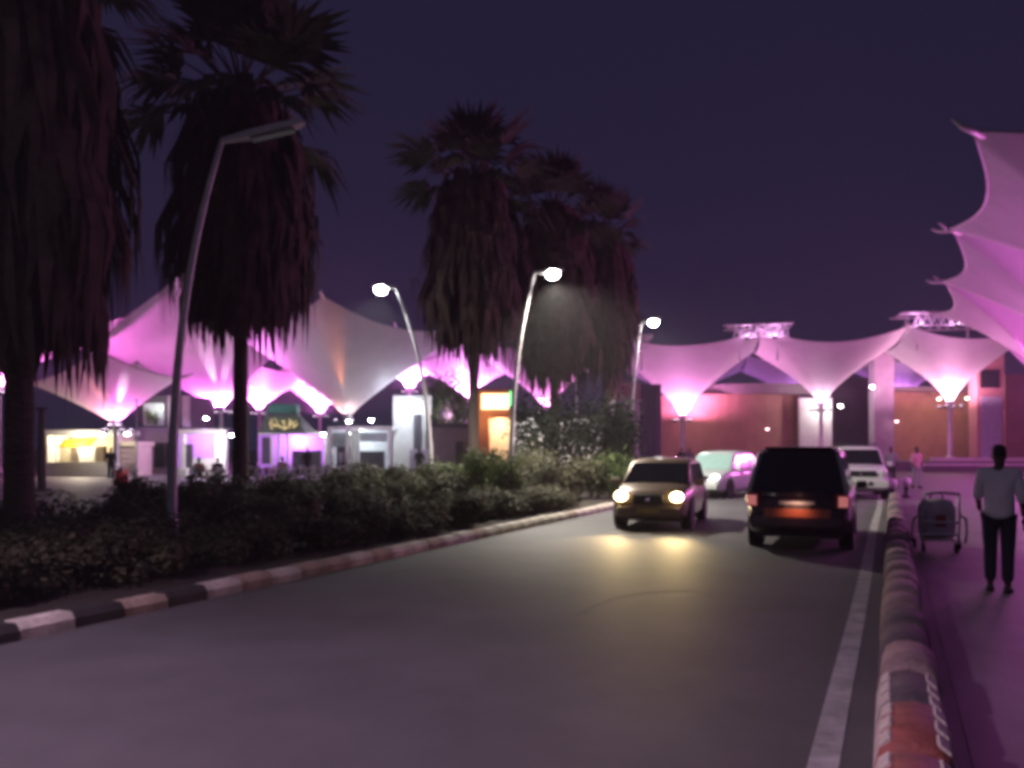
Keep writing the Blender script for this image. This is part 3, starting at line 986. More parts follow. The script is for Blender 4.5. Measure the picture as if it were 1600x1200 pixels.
light('POINT', e, at(120, 684, 48.6) - o, 170, (1, .90, .70), .2)  # added light with no lamp body, brightens the kiosk front
# shuttered stall next to it
e, o = kiosk_root('kiosk', 195, 50.5, 'narrow shuttered stall with horizontal boards beside the white post')
kb_('fascia', o, e, 182, 214, 690, 697, 50.1, 2.5, M_CREAM)
kb_('side_wall', o, e, 182, 184, 697.5, None, 50.2, 2.2, M_CREAM)
kb_('side_wall', o, e, 211, 213, 697.5, None, 50.2, 2.2, M_CREAM)
for k in range(5):
    kb_('board', o, e, 184.5, 210.5, 699 + k * 9, 706.6 + k * 9, 50.4, .08, mat('pink_board', (.50, .36, .38), .7, var=.15))
wall_lamp(159, 677, 48.9, 30, (1, .90, .70), 'warm lamp under the pink canopy throat, over the cream kiosk', M_LAMPW)
wall_lamp(199, 676, 48.9, 30, (1, .92, .85), 'white lamp over the shuttered stall', M_LAMPW)
# dark two-storey block
e, o = kiosk_root('building', 243, 54, 'dark two storey block with leafy upper window', 'building')
kb_('wall', o, e, 216, 272, 668, None, 54, 5, mat('violet_wall', (.20, .13, .22), .8, var=.15))
kb_('upper_storey', o, e, 219, 300, 618, 667.5, 54.6, 4, M_DARKWALL)
w_ = kb_('window', o, e, 224, 256, 630, 665, 54.5, .06, mat('pale_pane', (.45, .50, .48), .3))
kb_('pilaster', o, e, 262, 270, 618, 667.5, 54.35, .2, M_MAUVE)
kb_('pilaster', o, e, 285, 296, 618, 667.5, 54.35, .2, M_MAUVE)
for a_, b_ in ((222, 237), (240, 256), (259, 268)):
    kb_('window', o, e, a_, b_, 692, 730, 53.92, .06, M_GLASSD)
light('POINT', e, at(238, 636, 53.6) - o, 60, (.85, 1, .88), .1)
mb = MB()
lcm = leaf_cloud('potted_plant', M_LEAFG, 220, .55, .3, 1.1, .16, 301, clumps=6)
ob = link('window_plant', lcm, w_, at(240, 666, 54.2) - o)
# white portal stall
e, o = kiosk_root('stall', 315, 50, 'white framed stall with violet lit interior and dark panel', 'stall')
kb_('beam', o, e, 276, 352, 671, 678, 49.6, .5, M_PLASTER)
kb_('post', o, e, 283, 288, 678.5, None, 49.6, .3, M_PLASTER)
kb_('post', o, e, 336, 352, 678.5, None, 49.5, .5, M_PLASTER)
kb_('counter', o, e, 301, 335, 716, None, 49.9, .6, M_PLASTER)
kb_('bin', o, e, 274, 292, 731, None, 48.9, .5, M_PLASTER, None, .03)
kb_('dark_panel', o, e, 289, 300, 694, 732, 49.8, .2, M_DARKWALL)
kb_('back_wall', o, e, 276, 352, 678.5, None, 52.6, .2, mat('lilac_wall', (.50, .34, .62), .8))
kb_('roof', o, e, 276, 352, 668.5, 670.5, 49.6, 3.4, M_DARKWALL)
light('POINT', e, at(318, 684, 51.2) - o, 380, (.72, .36, 1), .15)
light('POINT', e, at(325, 700, 48.2) - o, 240, (1, .9, 1), .15)
wall_lamp(362, 678, 49.0, 50, (1, .97, 1), 'white lamp beside the white portal stall near the slim palm', M_LAMPW)
wall_lamp(322, 652, 53, 30, (1, .95, 1), 'bright lamp under the dazzling magenta canopy throat', M_LAMPW)
# green awning stall with sign
e, o = kiosk_root('stall', 450, 52, 'green awning stall with yellow lettered sign and violet recess', 'stall')
m = MB()
q0, q1, q2, q3 = at(402, 676, 51.0) - o, at(476, 676, 51.0) - o, at(462, 640, 52.6) - o, at(418, 640, 52.6) - o
m.add([q0, q1, q2, q3, q0 + Vector((0, 3.4, 0)), q1 + Vector((0, 3.4, 0))], [(0, 1, 2, 3), (3, 2, 5, 4), (0, 3, 4), (1, 5, 2)])
m.build('awning', mat('grey_green_canvas', (.16, .20, .18), .7), e)
kb_('awning_cap', o, e, 418, 463, 631, 645, 52.2, 1.0, M_GREEN, None, .05)
sb = kb_('sign_board', o, e, 412, 470, 652, 673, 50.85, .06, mat('sign_dark', (.06, .08, .06), .6))
lr = random.Random(5)
M_LET = emit('sign_letters', (.95, .75, .35), .55)
for k, (xa, xb, kind) in enumerate(((421, 429, 'S'), (431, 439, 'u'), (441, 449, 'b'), (451, 455, 'i'), (457, 463, 'o'))):
    z0, z1 = 669, 656
    # worn strokes: unreadable blurred shapes
    mk = MB()
    for q in range(7):
        cx, cz = lr.uniform(xa, xb), lr.uniform(z1, z0)
        pc_ = at(cx, cz, 50.79 + q * .002) - o
        mk.tube([pc_ + Vector((lr.uniform(-.14, .14), 0, lr.uniform(-.14, .14))), pc_, pc_ + Vector((lr.uniform(-.16, .16), 0, lr.uniform(-.16, .16)))], .035, 5)
    mk.build('letter_mark', M_LET, sb)
kb_('beam', o, e, 404, 508, 674.5, 679, 51.3, .35, M_PLASTER)
for a_ in (423, 434, 447, 507):
    kb_('post', o, e, a_, a_ + 3, 679.5, None, 51.4, .2, M_PLASTER)
kb_('back_wall', o, e, 404, 508, 679.5, None, 54.2, .2, mat('lilac_wall', (.50, .34, .62), .8))
kb_('counter', o, e, 456, 500, 704, None, 52.2, .5, M_DARKWALL)
kb_('screen', o, e, 409, 422, 683, 725, 53.0, .2, M_DARKWALL)
light('POINT', e, at(440, 628, 49.6) - o, 50, (.7, 1, .85), .2)  # added light without a lamp, brightens the green cap
light('POINT', e, at(462, 686, 53.2) - o, 460, (.75, .3, 1), .15)
wall_lamp(505, 677, 50.6, 40, (1, .95, 1), 'white lamp at the beam end of the green awning stall', M_LAMPW)
wall_lamp(545, 657, 52.6, 40, (.95, 1, 1), 'white lamp at the throat of the grey mauve canopy', M_LAMPC)
wall_lamp(580, 655, 53.0, 40, (.95, 1, 1), 'cool lamp over the pale glass pavilion', M_LAMPC)
# pale glass pavilion
e, o = kiosk_root('pavilion', 560, 56, 'pale pavilion with white posts under the grey mauve canopy', 'pavilion')
kb_('roof', o, e, 512, 612, 666, 671, 55.5, 5, M_PLASTER)
for a_ in (514, 548, 555, 606):
    kb_('post', o, e, a_, a_ + 5, 671.5, None, 55.6, .3, M_PLASTER)
kb_('glazing', o, e, 520, 547, 676, 698, 55.75, .06, mat('grey_pane', (.35, .40, .40), .15))
kb_('glazing', o, e, 562, 605, 676, 690, 55.75, .06, mat('grey_pane', (.35, .40, .40), .15))
kb_('back_wall', o, e, 512, 612, 671.5, None, 59.5, .2, mat('bluish_wall', (.52, .56, .60), .8))
kb_('counter', o, e, 562, 600, 705, None, 56.6, .5, M_DARKWALL)
kb_('dark_cabinet', o, e, 526, 546, 698, None, 56.4, .5, M_DARKWALL)
light('POINT', e, at(560, 676, 57.6) - o, 320, (.9, .95, 1), .2)
# pale wall with dark drapes
e, o = kiosk_root('building', 642, 58, 'pale blue lit wall with two dark drapes beside the grey pavilion', 'building')
kb_('wall', o, e, 614, 674, 618, None, 58.3, .4, M_PLASTER)
for a_, b_ in ((646, 657), (665, 674)):
    kb_('drape', o, e, a_, b_, 648, 702, 58.1, .15, M_DARKWALL)
kb_('plinth', o, e, 640, 674, 702.5, None, 57.8, .5, M_MAUVE)
light('POINT', e, at(628, 640, 56.4) - o, 330, (.75, .85, 1), .2)
wall_lamp(652, 626, 57.2, 40, (.8, .9, 1), 'cool lamp high on the pale blue wall', M_LAMPC)
# grey pavilion
e, o = kiosk_root('pavilion', 706, 54, 'plain grey mauve pavilion below the violet tree', 'pavilion')
kb_('wall', o, e, 676, 736, 667, None, 54, 4, M_MAUVE)
kb_('roof_slab', o, e, 673, 737, 662, 666.8, 53.6, 5, M_DARKWALL)
kb_('door', o, e, 712, 724, 690, None, 53.93, .06, M_DARKWALL)
light('POINT', e, at(700, 648, 58.5) - o, 300, (.62, .25, 1), .2)
# orange building with lit sign
e, o = kiosk_root('building', 768, 50, 'orange building with glowing cream sign and lit doorway', 'building')
kb_('wall', o, e, 737, 764, 609, None, 50, 4, M_ORANGE)
kb_('wall', o, e, 764.2, 800, 641, 653, 50, 4, M_ORANGE)
kb_('parapet', o, e, 749, 802, 608, 612.5, 49.6, 4, M_ORANGE)
sg = kb_('sign', o, e, 752, 795, 615, 639.5, 49.75, .2, emit('cream_sign', (1, .78, .40), 2.6))
kb_('neon', o, e, 796, 799, 611, 634, 49.6, .12, emit('green_neon', (.15, 1, .35), 2.2))
kb_('back_wall', o, e, 764.2, 800, 653.2, None, 52.8, .2, M_CREAM)
kb_('door_frame', o, e, 796.5, 800, 653.2, None, 50, .3, M_ORANGE)
light('POINT', e, at(782, 662, 51.5) - o, 260, (1, .86, .55), .15)
light('POINT', e, at(755, 655, 48.8) - o, 60, (1, .7, .4), .15)
# added low lit arcade, there to show bright specks through the dark trees
e, o = kiosk_root('arcade', 880, 58, 'added white arcade that shows as bright specks through the dark broadleaf trees', 'building')
kb_('back_wall', o, e, 803, 958, 655, None, 59.5, .3, M_PLASTER)
kb_('roof_slab', o, e, 803, 958, 648, 654.5, 56.5, 3.5, M_DARKWALL)
for k in range(6):
    kb_('post', o, e, 806 + k * 29, 809 + k * 29, 655, None, 56.8, .2, M_PLASTER)
light('POINT', e, at(835, 668, 57.8) - o, 350, (1, .95, .9), .2)
light('POINT', e, at(905, 668, 57.8) - o, 350, (1, .93, .9), .2)
wall_lamp(846, 622, 56, 40, (.6, .85, 1), 'blue white lamp seen between the palm trunks', emit('lamp_blue', (.6, .85, 1), 14))

# ------------------------------------------------------------------ vehicles (local +y is forward)
def loft(mb, secs):
    n = len(secs[0])
    vs = [p for s in secs for p in s]
    fs = []
    for i in range(len(secs) - 1):
        for k in range(n):
            k2 = (k + 1) % n
            fs.append((i * n + k, (i + 1) * n + k, (i + 1) * n + k2, i * n + k2))
    fs.append(tuple(range(n)))
    fs.append(tuple((len(secs) - 1) * n + k for k in range(n - 1, -1, -1)))
    mb.add(vs, fs)

def interp(tab, x):
    for (a, va), (b, vb) in zip(tab, tab[1:]):
        if x <= b:
            w = 0 if b == a else max(0, (x - a) / (b - a))
            return va + (vb - va) * w
    return tab[-1][1]

def wheel(parent, x, y, r, w, side):
    t = MB()
    prof = [(r * .62, -w / 2), (r * .93, -w / 2), (r, -w * .35), (r, w * .35), (r * .93, w / 2), (r * .62, w / 2)]
    t.lathe(prof, 20)
    o = t.build('wheel', M_TYRE, parent, True)
    o.location = (x, y, r)
    o.rotation_euler = (0, R(90), 0)
    d = MB().lathe([(r * .63, w * .30), (r * .60, w * .46), (r * .2, w * .40), (r * .17, w * .48)], 16)
    for k in range(5):
        a = k * 2 * math.pi / 5
        d.box((r * .38 * math.cos(a), r * .38 * math.sin(a), w * .44), (r * .48, r * .13, .03), a)
    q = d.build('rim', M_RIM, o)
    if side < 0:
        q.rotation_euler = (R(180), 0, 0)

def car(name, loc, rz, label, paint, L=4.2, W=1.7, H=1.5, clear=.2, wr=.31, hood=.98, belt=.92, hood_len=1.05, ws=.75, tail=.45, trunk=.0, trunk_z=.95,
        cat='car', wheelbase=2.5, glass=None, roof_rack=False, group=None, rear_dark=False):
    e = empty(name, loc, rz, label, cat, group)
    hw = W / 2
    y0, y1 = -L / 2, L / 2
    yf = y1 - hood_len           # windscreen base
    yr = y0 + trunk              # rear glass base
    topz = [(y0, belt - .10 if trunk == 0 else trunk_z - .12), (y0 + .12, belt if trunk == 0 else trunk_z), (yr + .05, belt), (yf, belt + .02), (yf + .05, hood), (y1 - .25, hood - .12), (y1 - .06, hood - .26), (y1, hood - .40)]
    wid = [(y0, .86), (y0 + .15, .95), (y0 + .6, 1.0), (y1 - .7, 1.0), (y1 - .25, .93), (y1 - .06, .84), (y1, .76)]
    zb = [(y0, clear + .14), (y0 + .2, clear + .02), (y1 - .3, clear + .02), (y1, clear + .12)]
    ys = [y0, y0 + .06, y0 + .15, y0 + .4, y0 + .8, -.6, 0, .6, yf - .2, yf, yf + .2, y1 - .7, y1 - .45, y1 - .25, y1 - .12, y1 - .05, y1]
    ys = sorted(set(ys))
    secs = []
    for y in ys:
        w = hw * interp(wid, y); z1 = interp(topz, y); z0 = interp(zb, y)
        zm = z0 + (z1 - z0) * .45
        half = [(w * .80, z0), (w * .965, z0 + .05), (w * 1.0, zm), (w * .985, zm + (z1 - zm) * .55), (w * .93, z1 - .03), (w * .80, z1 + .012), (w * .35, z1 + .035)]
        pts = [Vector((x, y, z)) for x, z in half] + [Vector((-x, y, z)) for x, z in reversed(half)]
        secs.append(pts)
    m = MB(); loft(m, secs)
    body = m.build('body', paint, e, True)
    md = body.modifiers.new('bevel', 'BEVEL'); md.width = .02; md.segments = 2; md.limit_method = 'ANGLE'; md.angle_limit = R(40)
    # greenhouse
    gb, gt = hw * .93, hw * .76
    rz_ = H
    rb, rt, ft, fb = yr + .04, yr + tail, yf - ws, yf + .02
    def gsec(y, zt, wb, wt):
        half = [(wb, belt - .03), (wb - (wb - wt) * .5, belt + (zt - belt) * .5), (wt + .02, zt - .07), (wt - .08, zt - .01), (wt * .4, zt + .015)]
        return [Vector((x, y, z)) for x, z in half] + [Vector((-x, y, z)) for x, z in reversed(half)]
    m = MB()
    def lean(yb, yt, zt):   # tilted section: top moved from yb to yt
        s = gsec(0, zt, gb, gt)
        return [Vector((p.x, yb + (yt - yb) * max(0, (p.z - belt)) / (zt - belt), p.z)) for p in s]
    loft(m, [lean(rb, rt, rz_ - .05), lean(rb + .12, rt + .25, rz_), lean((rb + fb) / 2, (rt + ft) / 2, rz_ + .015), lean(fb - .15, ft - .1, rz_ - .005), lean(fb, ft, rz_ - .05)])
    cab = m.build('cabin', paint, e, True)
    md = cab.modifiers.new('bevel', 'BEVEL'); md.width = .015; md.segments = 2; md.limit_method = 'ANGLE'; md.angle_limit = R(40)
    gl = glass or M_GLASSD
    def pane(nm, q, nrm, th=.012, par=None, mm=None):
        q = [Vector(k) for k in q]
        nv = Vector(nrm).normalized() * th
        k = MB()
        k.add([p_ + nv for p_ in q] + [p_ - nv * .6 for p_ in q], [(0, 1, 2, 3), (7, 6, 5, 4), (0, 4, 5, 1), (1, 5, 6, 2), (2, 6, 7, 3), (3, 7, 4, 0)])
        return k.build(nm, mm or gl, par or e)
    def fpt(yb, yt, x, f):      # point on a tilted end plane
        z = belt + (rz_ - .05 - belt) * f
        wdt = gb + (gt - gb) * f
        return Vector((x * wdt, yb + (yt - yb) * f, z))
    nf = Vector((0, (rz_ - belt), (fb - ft)))
    pane('windscreen', [fpt(fb, ft, -.93, .05), fpt(fb, ft, .93, .05), fpt(fb, ft, .93, .90), fpt(fb, ft, -.93, .90)], nf, .02)
    nr = Vector((0, -(rz_ - belt), (rt - rb)))
    f0 = .03
    rw = pane('rear_window', [fpt(rb, rt, .93, f0), fpt(rb, rt, -.93, f0), fpt(rb, rt, -.90, .90), fpt(rb, rt, .90, .90)], nr, .02)
    for sx in (-1, 1):
        ya, yb_ = rb + .16, fb - .22
        segs = 3 if (yb_ - ya) > 2.0 else 2
        for k in range(segs):
            a0, a1 = k / segs, (k + 1) / segs
            def sp(a, f):
                yb2 = ya + (yb_ - ya) * a
                yt2 = (rt + .12) + ((ft - .14) - (rt + .12)) * a
                yy = yb2 + (yt2 - yb2) * f
                zz = belt + (rz_ - .05 - belt) * f
                return Vector((sx * (gb + (gt + .02 - gb) * f), yy, zz))
            g_ = .022
            pane('side_window', [sp(a0 + g_, .07), sp(a1 - g_, .07), sp(a1 - g_, .86), sp(a0 + g_, .86)], (sx, 0, .25), .012)
        # doors seams and handles
        MB().box((sx * (hw + .005), .05, .78 * belt + .1), (.03, .16, .03)).build('door_handle', M_DARKMET, e)
        mr = MB().box((sx * (hw + .10), fb - .32, belt + .06), (.20, .10, .14)).build('mirror', paint, e, False, .03)
        for yy in (-wheelbase / 2 - .05, wheelbase / 2 - .05):
            wheel(e, sx * (hw - .12), yy, wr, .20, sx)
            ar = MB()
            ar.lathe([(wr * 1.16, -.01), (wr * 1.16, .012)], 20)
            o_ = ar.build('wheel_arch', M_TYRE, e)
            o_.location = (sx * (hw - .008), yy, wr + .02)
            o_.rotation_euler = (0, R(90), 0)
    MB().box((0, 0, clear + .03), (W * .8, L * .9, .08)).build('underbody', M_DARKMET, e)
    return e, dict(y0=y0, y1=y1, hw=hw, belt=belt, hood=hood, pane=pane, rw=rw, fpt=fpt, rb=rb, rt=rt)

def lens(nm, e, c, sx, sy, m, d=(0, 1, 0), depth=.06):
    """oval lamp lens facing d"""
    k = MB().lathe([(.5, -.5), (.5, .1), (.42, .35), (.2, .5)], 16)
    o = k.build(nm, m, e, True)
    o.location = c
    o.rotation_euler = Vector(d).to_track_quat('Z', 'Y').to_euler()
    o.scale = (sx, sy, depth)
    return o

P_DARK = mat('paint_dark_glow_tint', (.20, .125, .075), .34, metal=.3, var=.05, coat=.8)  # bronze tone carries the headlights' golden glow on the dark body
P_MAROON = mat('paint_maroon', (.045, .018, .024), .3, metal=.2, var=.05, coat=.8)
P_SILVER = mat('paint_silver', (.50, .50, .53), .32, metal=.5, var=.04, coat=.6)
P_WHITE = mat('paint_white', (.70, .70, .70), .3, var=.03, coat=.6)
P_PALE = mat('paint_pale', (.55, .60, .58), .3, var=.03, coat=.6)
M_TAIL = mat('tail_lens', (.50, .06, .07), .25, var=.1)
M_TAILE = emit('tail_lit', (1, .30, .30), .42)
M_CHROME = mat('chrome', (.7, .7, .7), .15, metal=1.0, var=.02)
M_TEAL = mat('teal_reflection_glass', (.40, .62, .58), .12, var=.1, spec=.9)  # reflected teal light is put into the glass base colour

# oncoming hatchback with lit headlights
HB = HEAD + math.pi
pc = Vector((gx(1040, 17.6) + .18, 18.9, 0))
e, I = car('hatchback', pc, HB + R(5), 'dark oncoming hatchback with warm headlights on', P_DARK, L=3.8, W=1.62, H=1.46, hood=.93, belt=.90, hood_len=.85, ws=.72, tail=.35, wheelbase=2.35)
y1 = I['y1']
for sx in (-1, 1):
    lens('headlight', e, (sx * .58, y1 - .055, .70), .25, .19, M_HEADL, (sx * .15, 1, .1), .10)
    light('SPOT', e, (sx * .58, y1 + .12, .70), 270, (1, .70, .30), .10, (sx * .03, 1, -.16), 60, 1.0)
    lens('fog_light', e, (sx * .60, y1 - .03, .36), .13, .10, M_CHROME, (0, 1, 0), .06)
MB().box((0, y1 - .015, .64), (.62, .06, .20)).build('grille', M_DARKMET, e, False, .02)
MB().box((0, y1 + .03, .645), (.10, .02, .08)).build('badge', M_CHROME, e, False, .01)
MB().box((0, y1 - .02, .38), (1.30, .12, .22)).build('bumper', P_DARK, e, False, .03)
MB().box((0, y1 + .05, .42), (.46, .015, .11)).build('number_plate', mat('plate_yellow', (.55, .42, .12), .5), e)
for k in (-1, 1):
    MB().tube([(0 + .3 * k, y1 - .85, .95), (.3 * k - .3, y1 - .92, 1.04)], .008, 4).build('wiper', M_DARKMET, e)

# people carrier driving away
pm = Vector((gx(1253, 13.9), 15.7, 0)) + Vector((.72, 0, 0))
e, I = car('people_carrier', pm, HEAD + R(1), 'dark people carrier with black rear glass driving away along the edge line', P_MAROON, L=4.4, W=1.68, H=1.70, clear=.22, wr=.32, hood=1.0, belt=.93, hood_len=.9, ws=.9, tail=.34, wheelbase=2.7)
y0 = I['y0']
for sx in (-1, 1):
    k = MB()
    k.box((sx * .69, y0 + .03, .84), (.25, .16, .25))
    t_ = k.build('tail_light', M_TAIL, e, False, .06)
    MB().box((sx * .71, y0 - .045, .83), (.15, .012, .17)).build('lit_lens', M_TAILE, t_, False, .03)
    MB().tube([I['fpt'](I['rb'], I['rt'], sx * .985, .02) + Vector((0, -.02, 0)), I['fpt'](I['rb'], I['rt'], sx * .99, .5) + Vector((0, -.025, 0)), I['fpt'](I['rb'], I['rt'], sx * .96, .95) + Vector((0, -.02, 0))], .042, 6).build('pillar_edge_highlight', P_WHITE, e, True)  # white tube stands for the bright highlight along the pillar edge
MB().box((0, y0 - .01, .50), (1.50, .16, .26)).build('bumper', P_MAROON, e, False, .05)
MB().box((0, y0 - .085, .63), (1.05, .04, .15)).build('bumper_glow_strip', mat('glow_strip_red', (.75, .20, .10), .4), e, False, .02)  # red-orange glow on the bumper, put in as a coloured strip
MB().box((0, y0 - .02, .80), (.56, .14, .055)).build('plate_garnish', M_PLATE, e, False, .01)
np_ = MB().box((0, y0 - .06, .72), (.42, .015, .09)).build('number_plate', mat('plate_dim', (.12, .10, .11), .5), e)
MB().box((0, y0 + .44, 1.70), (1.1, .28, .04)).build('spoiler', P_MAROON, e, False, .015)
MB().tube([(-.05, y0 + .0, 1.00), (.35, y0 + .06, 1.10)], .012, 5).build('rear_wiper', M_DARKMET, e)
light('SPOT', e, (0, y0 - .35, .80), 3.0, (1, .5, .35), .05, (0, 1, -.35), 120, .9, 'bumper_fill_light')  # added fill behind the tail, no lamp there, lights the bumper

# white off-roader facing the viewer beyond the people carrier
po_ = Vector((12.15, 29.4, 0))
e, I = car('off_roader', po_, HB + R(6), 'white off-road vehicle with roof rack parked facing back along the barrier', P_WHITE, L=4.6, W=1.80, H=1.74, clear=.28, wr=.37, hood=1.12, belt=1.10, hood_len=1.15, ws=.5, tail=.25, wheelbase=2.7)
y1 = I['y1']
for sx in (-1, 1):
    lens('headlight', e, (sx * .70, y1 - .05, .86), .26, .20, mat('head_unlit', (.75, .72, .75), .15, metal=.3), (sx * .2, 1, 0), .10)
    MB().tube([(sx * .62, -1.9, 1.84), (sx * .62, .45, 1.84)], .025, 6).build('rack_rail', M_DARKMET, e, True)
MB().box((0, y1 - .01, .86), (.92, .06, .20)).build('grille', M_DARKMET, e, False, .02)
lens('badge', e, (0, y1 + .04, .87), .10, .10, M_CHROME, (0, 1, 0), .03)
MB().box((0, y1 + .0, .52), (1.66, .2, .24)).build('bumper', P_WHITE, e, False, .04)
MB().box((0, y1 + .11, .55), (.7, .02, .12)).build('bumper_intake', M_DARKMET, e)
MB().box((0, y1 + .125, .57), (.46, .015, .10)).build('number_plate', M_PLATE, e)
for k in range(6):
    MB().tube([(-.66, -1.8 + k * .44, 1.85), (.66, -1.8 + k * .44, 1.85)], .018, 5).build('rack_bar', M_DARKMET, e, True)

# pale car turning, lights on
pt = Vector((gx(1143, 28), 29.6, 0))
e, I = car('saloon_car', pt, HB - R(10), 'pale car with teal reflection coloured into its windows behind the oncoming hatchback', P_PALE, L=4.1, W=1.68, H=1.58, clear=.2, hood=.95, belt=.94, hood_len=1.0, ws=.75, tail=.4, wheelbase=2.5, glass=M_TEAL)
y1 = I['y1']
for sx in (-1, 1):
    lens('headlight', e, (sx * .60, y1 - .05, .74), .24, .16, M_HEADLW, (sx * .2, 1, .1), .10)
MB().box((0, y1 - .012, .70), (.66, .06, .16)).build('grille', M_DARKMET, e, False, .02)
MB().box((0, y1 - .02, .42), (1.34, .12, .2)).build('bumper', P_PALE, e, False, .03)
MB().box((0, y1 + .05, .45), (.46, .015, .10)).build('number_plate', M_PLATE, e)
light('SPOT', e, (0, y1 + .12, .74), 60, (1, .95, .85), .1, (0, 1, -.2), 80, .8)

# ------------------------------------------------------------------ people
def skin_obj(name, verts, edges, radii, m, parent, root=0, sub=2):
    me = bpy.data.meshes.new(name)
    me.from_pydata([tuple(v) for v in verts], edges, [])
    me.materials.append(m)
    o = bpy.data.objects.new(name, me)
    COL.objects.link(o)
    o.parent = parent
    sk = o.modifiers.new('skin', 'SKIN')
    sk.use_smooth_shade = True
    sv = me.skin_vertices[0].data
    for i, r_ in enumerate(radii):
        sv[i].radius = r_ if isinstance(r_, tuple) else (r_, r_)
        sv[i].use_root = (i == root)
    if sub:
        ss = o.modifiers.new('sub', 'SUBSURF')
        ss.levels = sub; ss.render_levels = sub
    return o

POSES = {
    'stand': dict(el=((-.25, -.03, 1.12), (.25, -.03, 1.12)), wr=((-.26, .05, .87), (.26, .05, .87)), kn=((-.10, .03, .49), (.10, .03, .49)), an=((-.10, -.02, .08), (.10, -.02, .08)), dz=0),
    'walk': dict(el=((-.25, -.10, 1.14), (.25, .03, 1.12)), wr=((-.25, .06, .90), (.27, .17, .90)), kn=((-.09, .10, .50), (.09, -.02, .49)), an=((-.09, .06, .08), (.08, -.16, .10)), dz=0),
    'push': dict(el=((-.22, .05, 1.13), (.23, -.05, 1.12)), wr=((-.22, .25, 1.00), (.25, .03, .87)), kn=((-.09, .05, .49), (.09, .0, .49)), an=((-.09, .0, .08), (.09, -.07, .08)), dz=0),
    'sit': dict(el=((-.25, .0, 1.12), (.25, .0, 1.12)), wr=((-.2, .25, 1.02), (.2, .25, 1.02)), kn=((-.12, .42, .90), (.12, .42, .90)), an=((-.12, .42, .48), (.12, .42, .48)), dz=-.43),
}
def person(loc, rz, label, pose, shirt, trousers, h=1.72, detail=False, group=None, skirt=False, scarf=None):
    e = empty('person', loc, rz, label, 'person', group)
    s = h / 1.72
    P = POSES[pose]
    dz = P['dz']
    V_ = lambda x, y, z: Vector((x * s, y * s, z * s + dz))
    el, wr, kn, an = P['el'], P['wr'], P['kn'], P['an']
    toe = [(a[0] * 1.15, a[1] + .15, a[2] - .04) for a in an]
    vs = [V_(0, 0, .93), V_(0, 0, 1.12), V_(0, .01, 1.32), V_(0, .0, 1.44), V_(0, .02, 1.50), V_(0, .035, 1.58), V_(0, .04, 1.66), V_(0, .03, 1.70),
          V_(-.18, 0, 1.39), V_(*el[0]), V_(*wr[0]), V_(.18, 0, 1.39), V_(*el[1]), V_(*wr[1]),
          V_(-.09, 0, .88), V_(*kn[0]), V_(*an[0]), V_(*toe[0]), V_(.09, 0, .88), V_(*kn[1]), V_(*an[1]), V_(*toe[1])]
    ed = [(0, 1), (1, 2), (2, 3), (3, 4), (4, 5), (5, 6), (6, 7), (2, 8), (8, 9), (9, 10), (2, 11), (11, 12), (12, 13), (0, 14), (14, 15), (15, 16), (16, 17), (0, 18), (18, 19), (19, 20), (20, 21)]
    ra = [(.14, .10), (.13, .095), (.15, .105), (.06, .055), (.052, .052), (.085, .075), (.088, .078), (.055, .06),
          .058, .042, .030, .058, .042, .030, .085, .058, .038, (.045, .028), .085, .058, .038, (.045, .028)]
    ra = [tuple(k * s for k in r_) if isinstance(r_, tuple) else r_ * s for r_ in ra]
    skin_obj('body', vs, ed, ra, M_SKIN, e)
    # shirt
    hem = .80 if pose != 'sit' else .92
    mid = lambda a, b, w: a.lerp(b, w)
    slv = .35
    sv = [V_(0, 0, hem), V_(0, 0, 1.0), V_(0, 0, 1.16), V_(0, .01, 1.33), V_(0, .005, 1.44), vs[8], vs[9], mid(vs[9], vs[10], slv), vs[11], vs[12], mid(vs[12], vs[13], slv)]
    se = [(0, 1), (1, 2), (2, 3), (3, 4), (3, 5), (5, 6), (6, 7), (3, 8), (8, 9), (9, 10)]
    sr = [(.185, .14), (.178, .132), (.172, .128), (.178, .130), (.075, .075), .078, .062, .058, .078, .062, .058]
    sr = [tuple(k * s for k in r_) if isinstance(r_, tuple) else r_ * s for r_ in sr]
    skin_obj('shirt', sv, se, sr, shirt, e)
    if skirt:
        MB().lathe([(.30 * s, .05), (.25 * s, .5 * s), (.19 * s, .95 * s), (.15 * s, 1.02 * s)], 16).build('skirt', trousers, e, True)
    else:
        tv = [V_(0, 0, .97), V_(-.09, 0, .87), V_(*kn[0]), mid(V_(*kn[0]), V_(*an[0]), .95), V_(.09, 0, .87), V_(*kn[1]), mid(V_(*kn[1]), V_(*an[1]), .95)]
        te = [(0, 1), (1, 2), (2, 3), (0, 4), (4, 5), (5, 6)]
        tr = [(.165, .125), .108, .080, .066, .108, .080, .066]
        tr = [tuple(k * s for k in r_) if isinstance(r_, tuple) else r_ * s for r_ in tr]
        skin_obj('trousers', tv, te, tr, trousers, e)
    # hair or scarf
    hd = V_(0, .03, 1.635)
    hb_ = MB()
    if scarf is not None:
        hb_.lathe([(.13 * s, -.26 * s), (.12 * s, -.10 * s), (.105 * s, .02 * s), (.085 * s, .085 * s), (.03 * s, .115 * s)], 14, hd)
        hb_.build('head_scarf', scarf, e, True)
    else:
        hb_.lathe([(.060 * s, -.05 * s), (.070 * s, -.02 * s), (.076 * s, .02 * s), (.070 * s, .055 * s), (.048 * s, .082 * s), (.015 * s, .092 * s)], 14, hd + Vector((0, -.010, 0)))
        hb_.build('hair', M_HAIR, e, True)
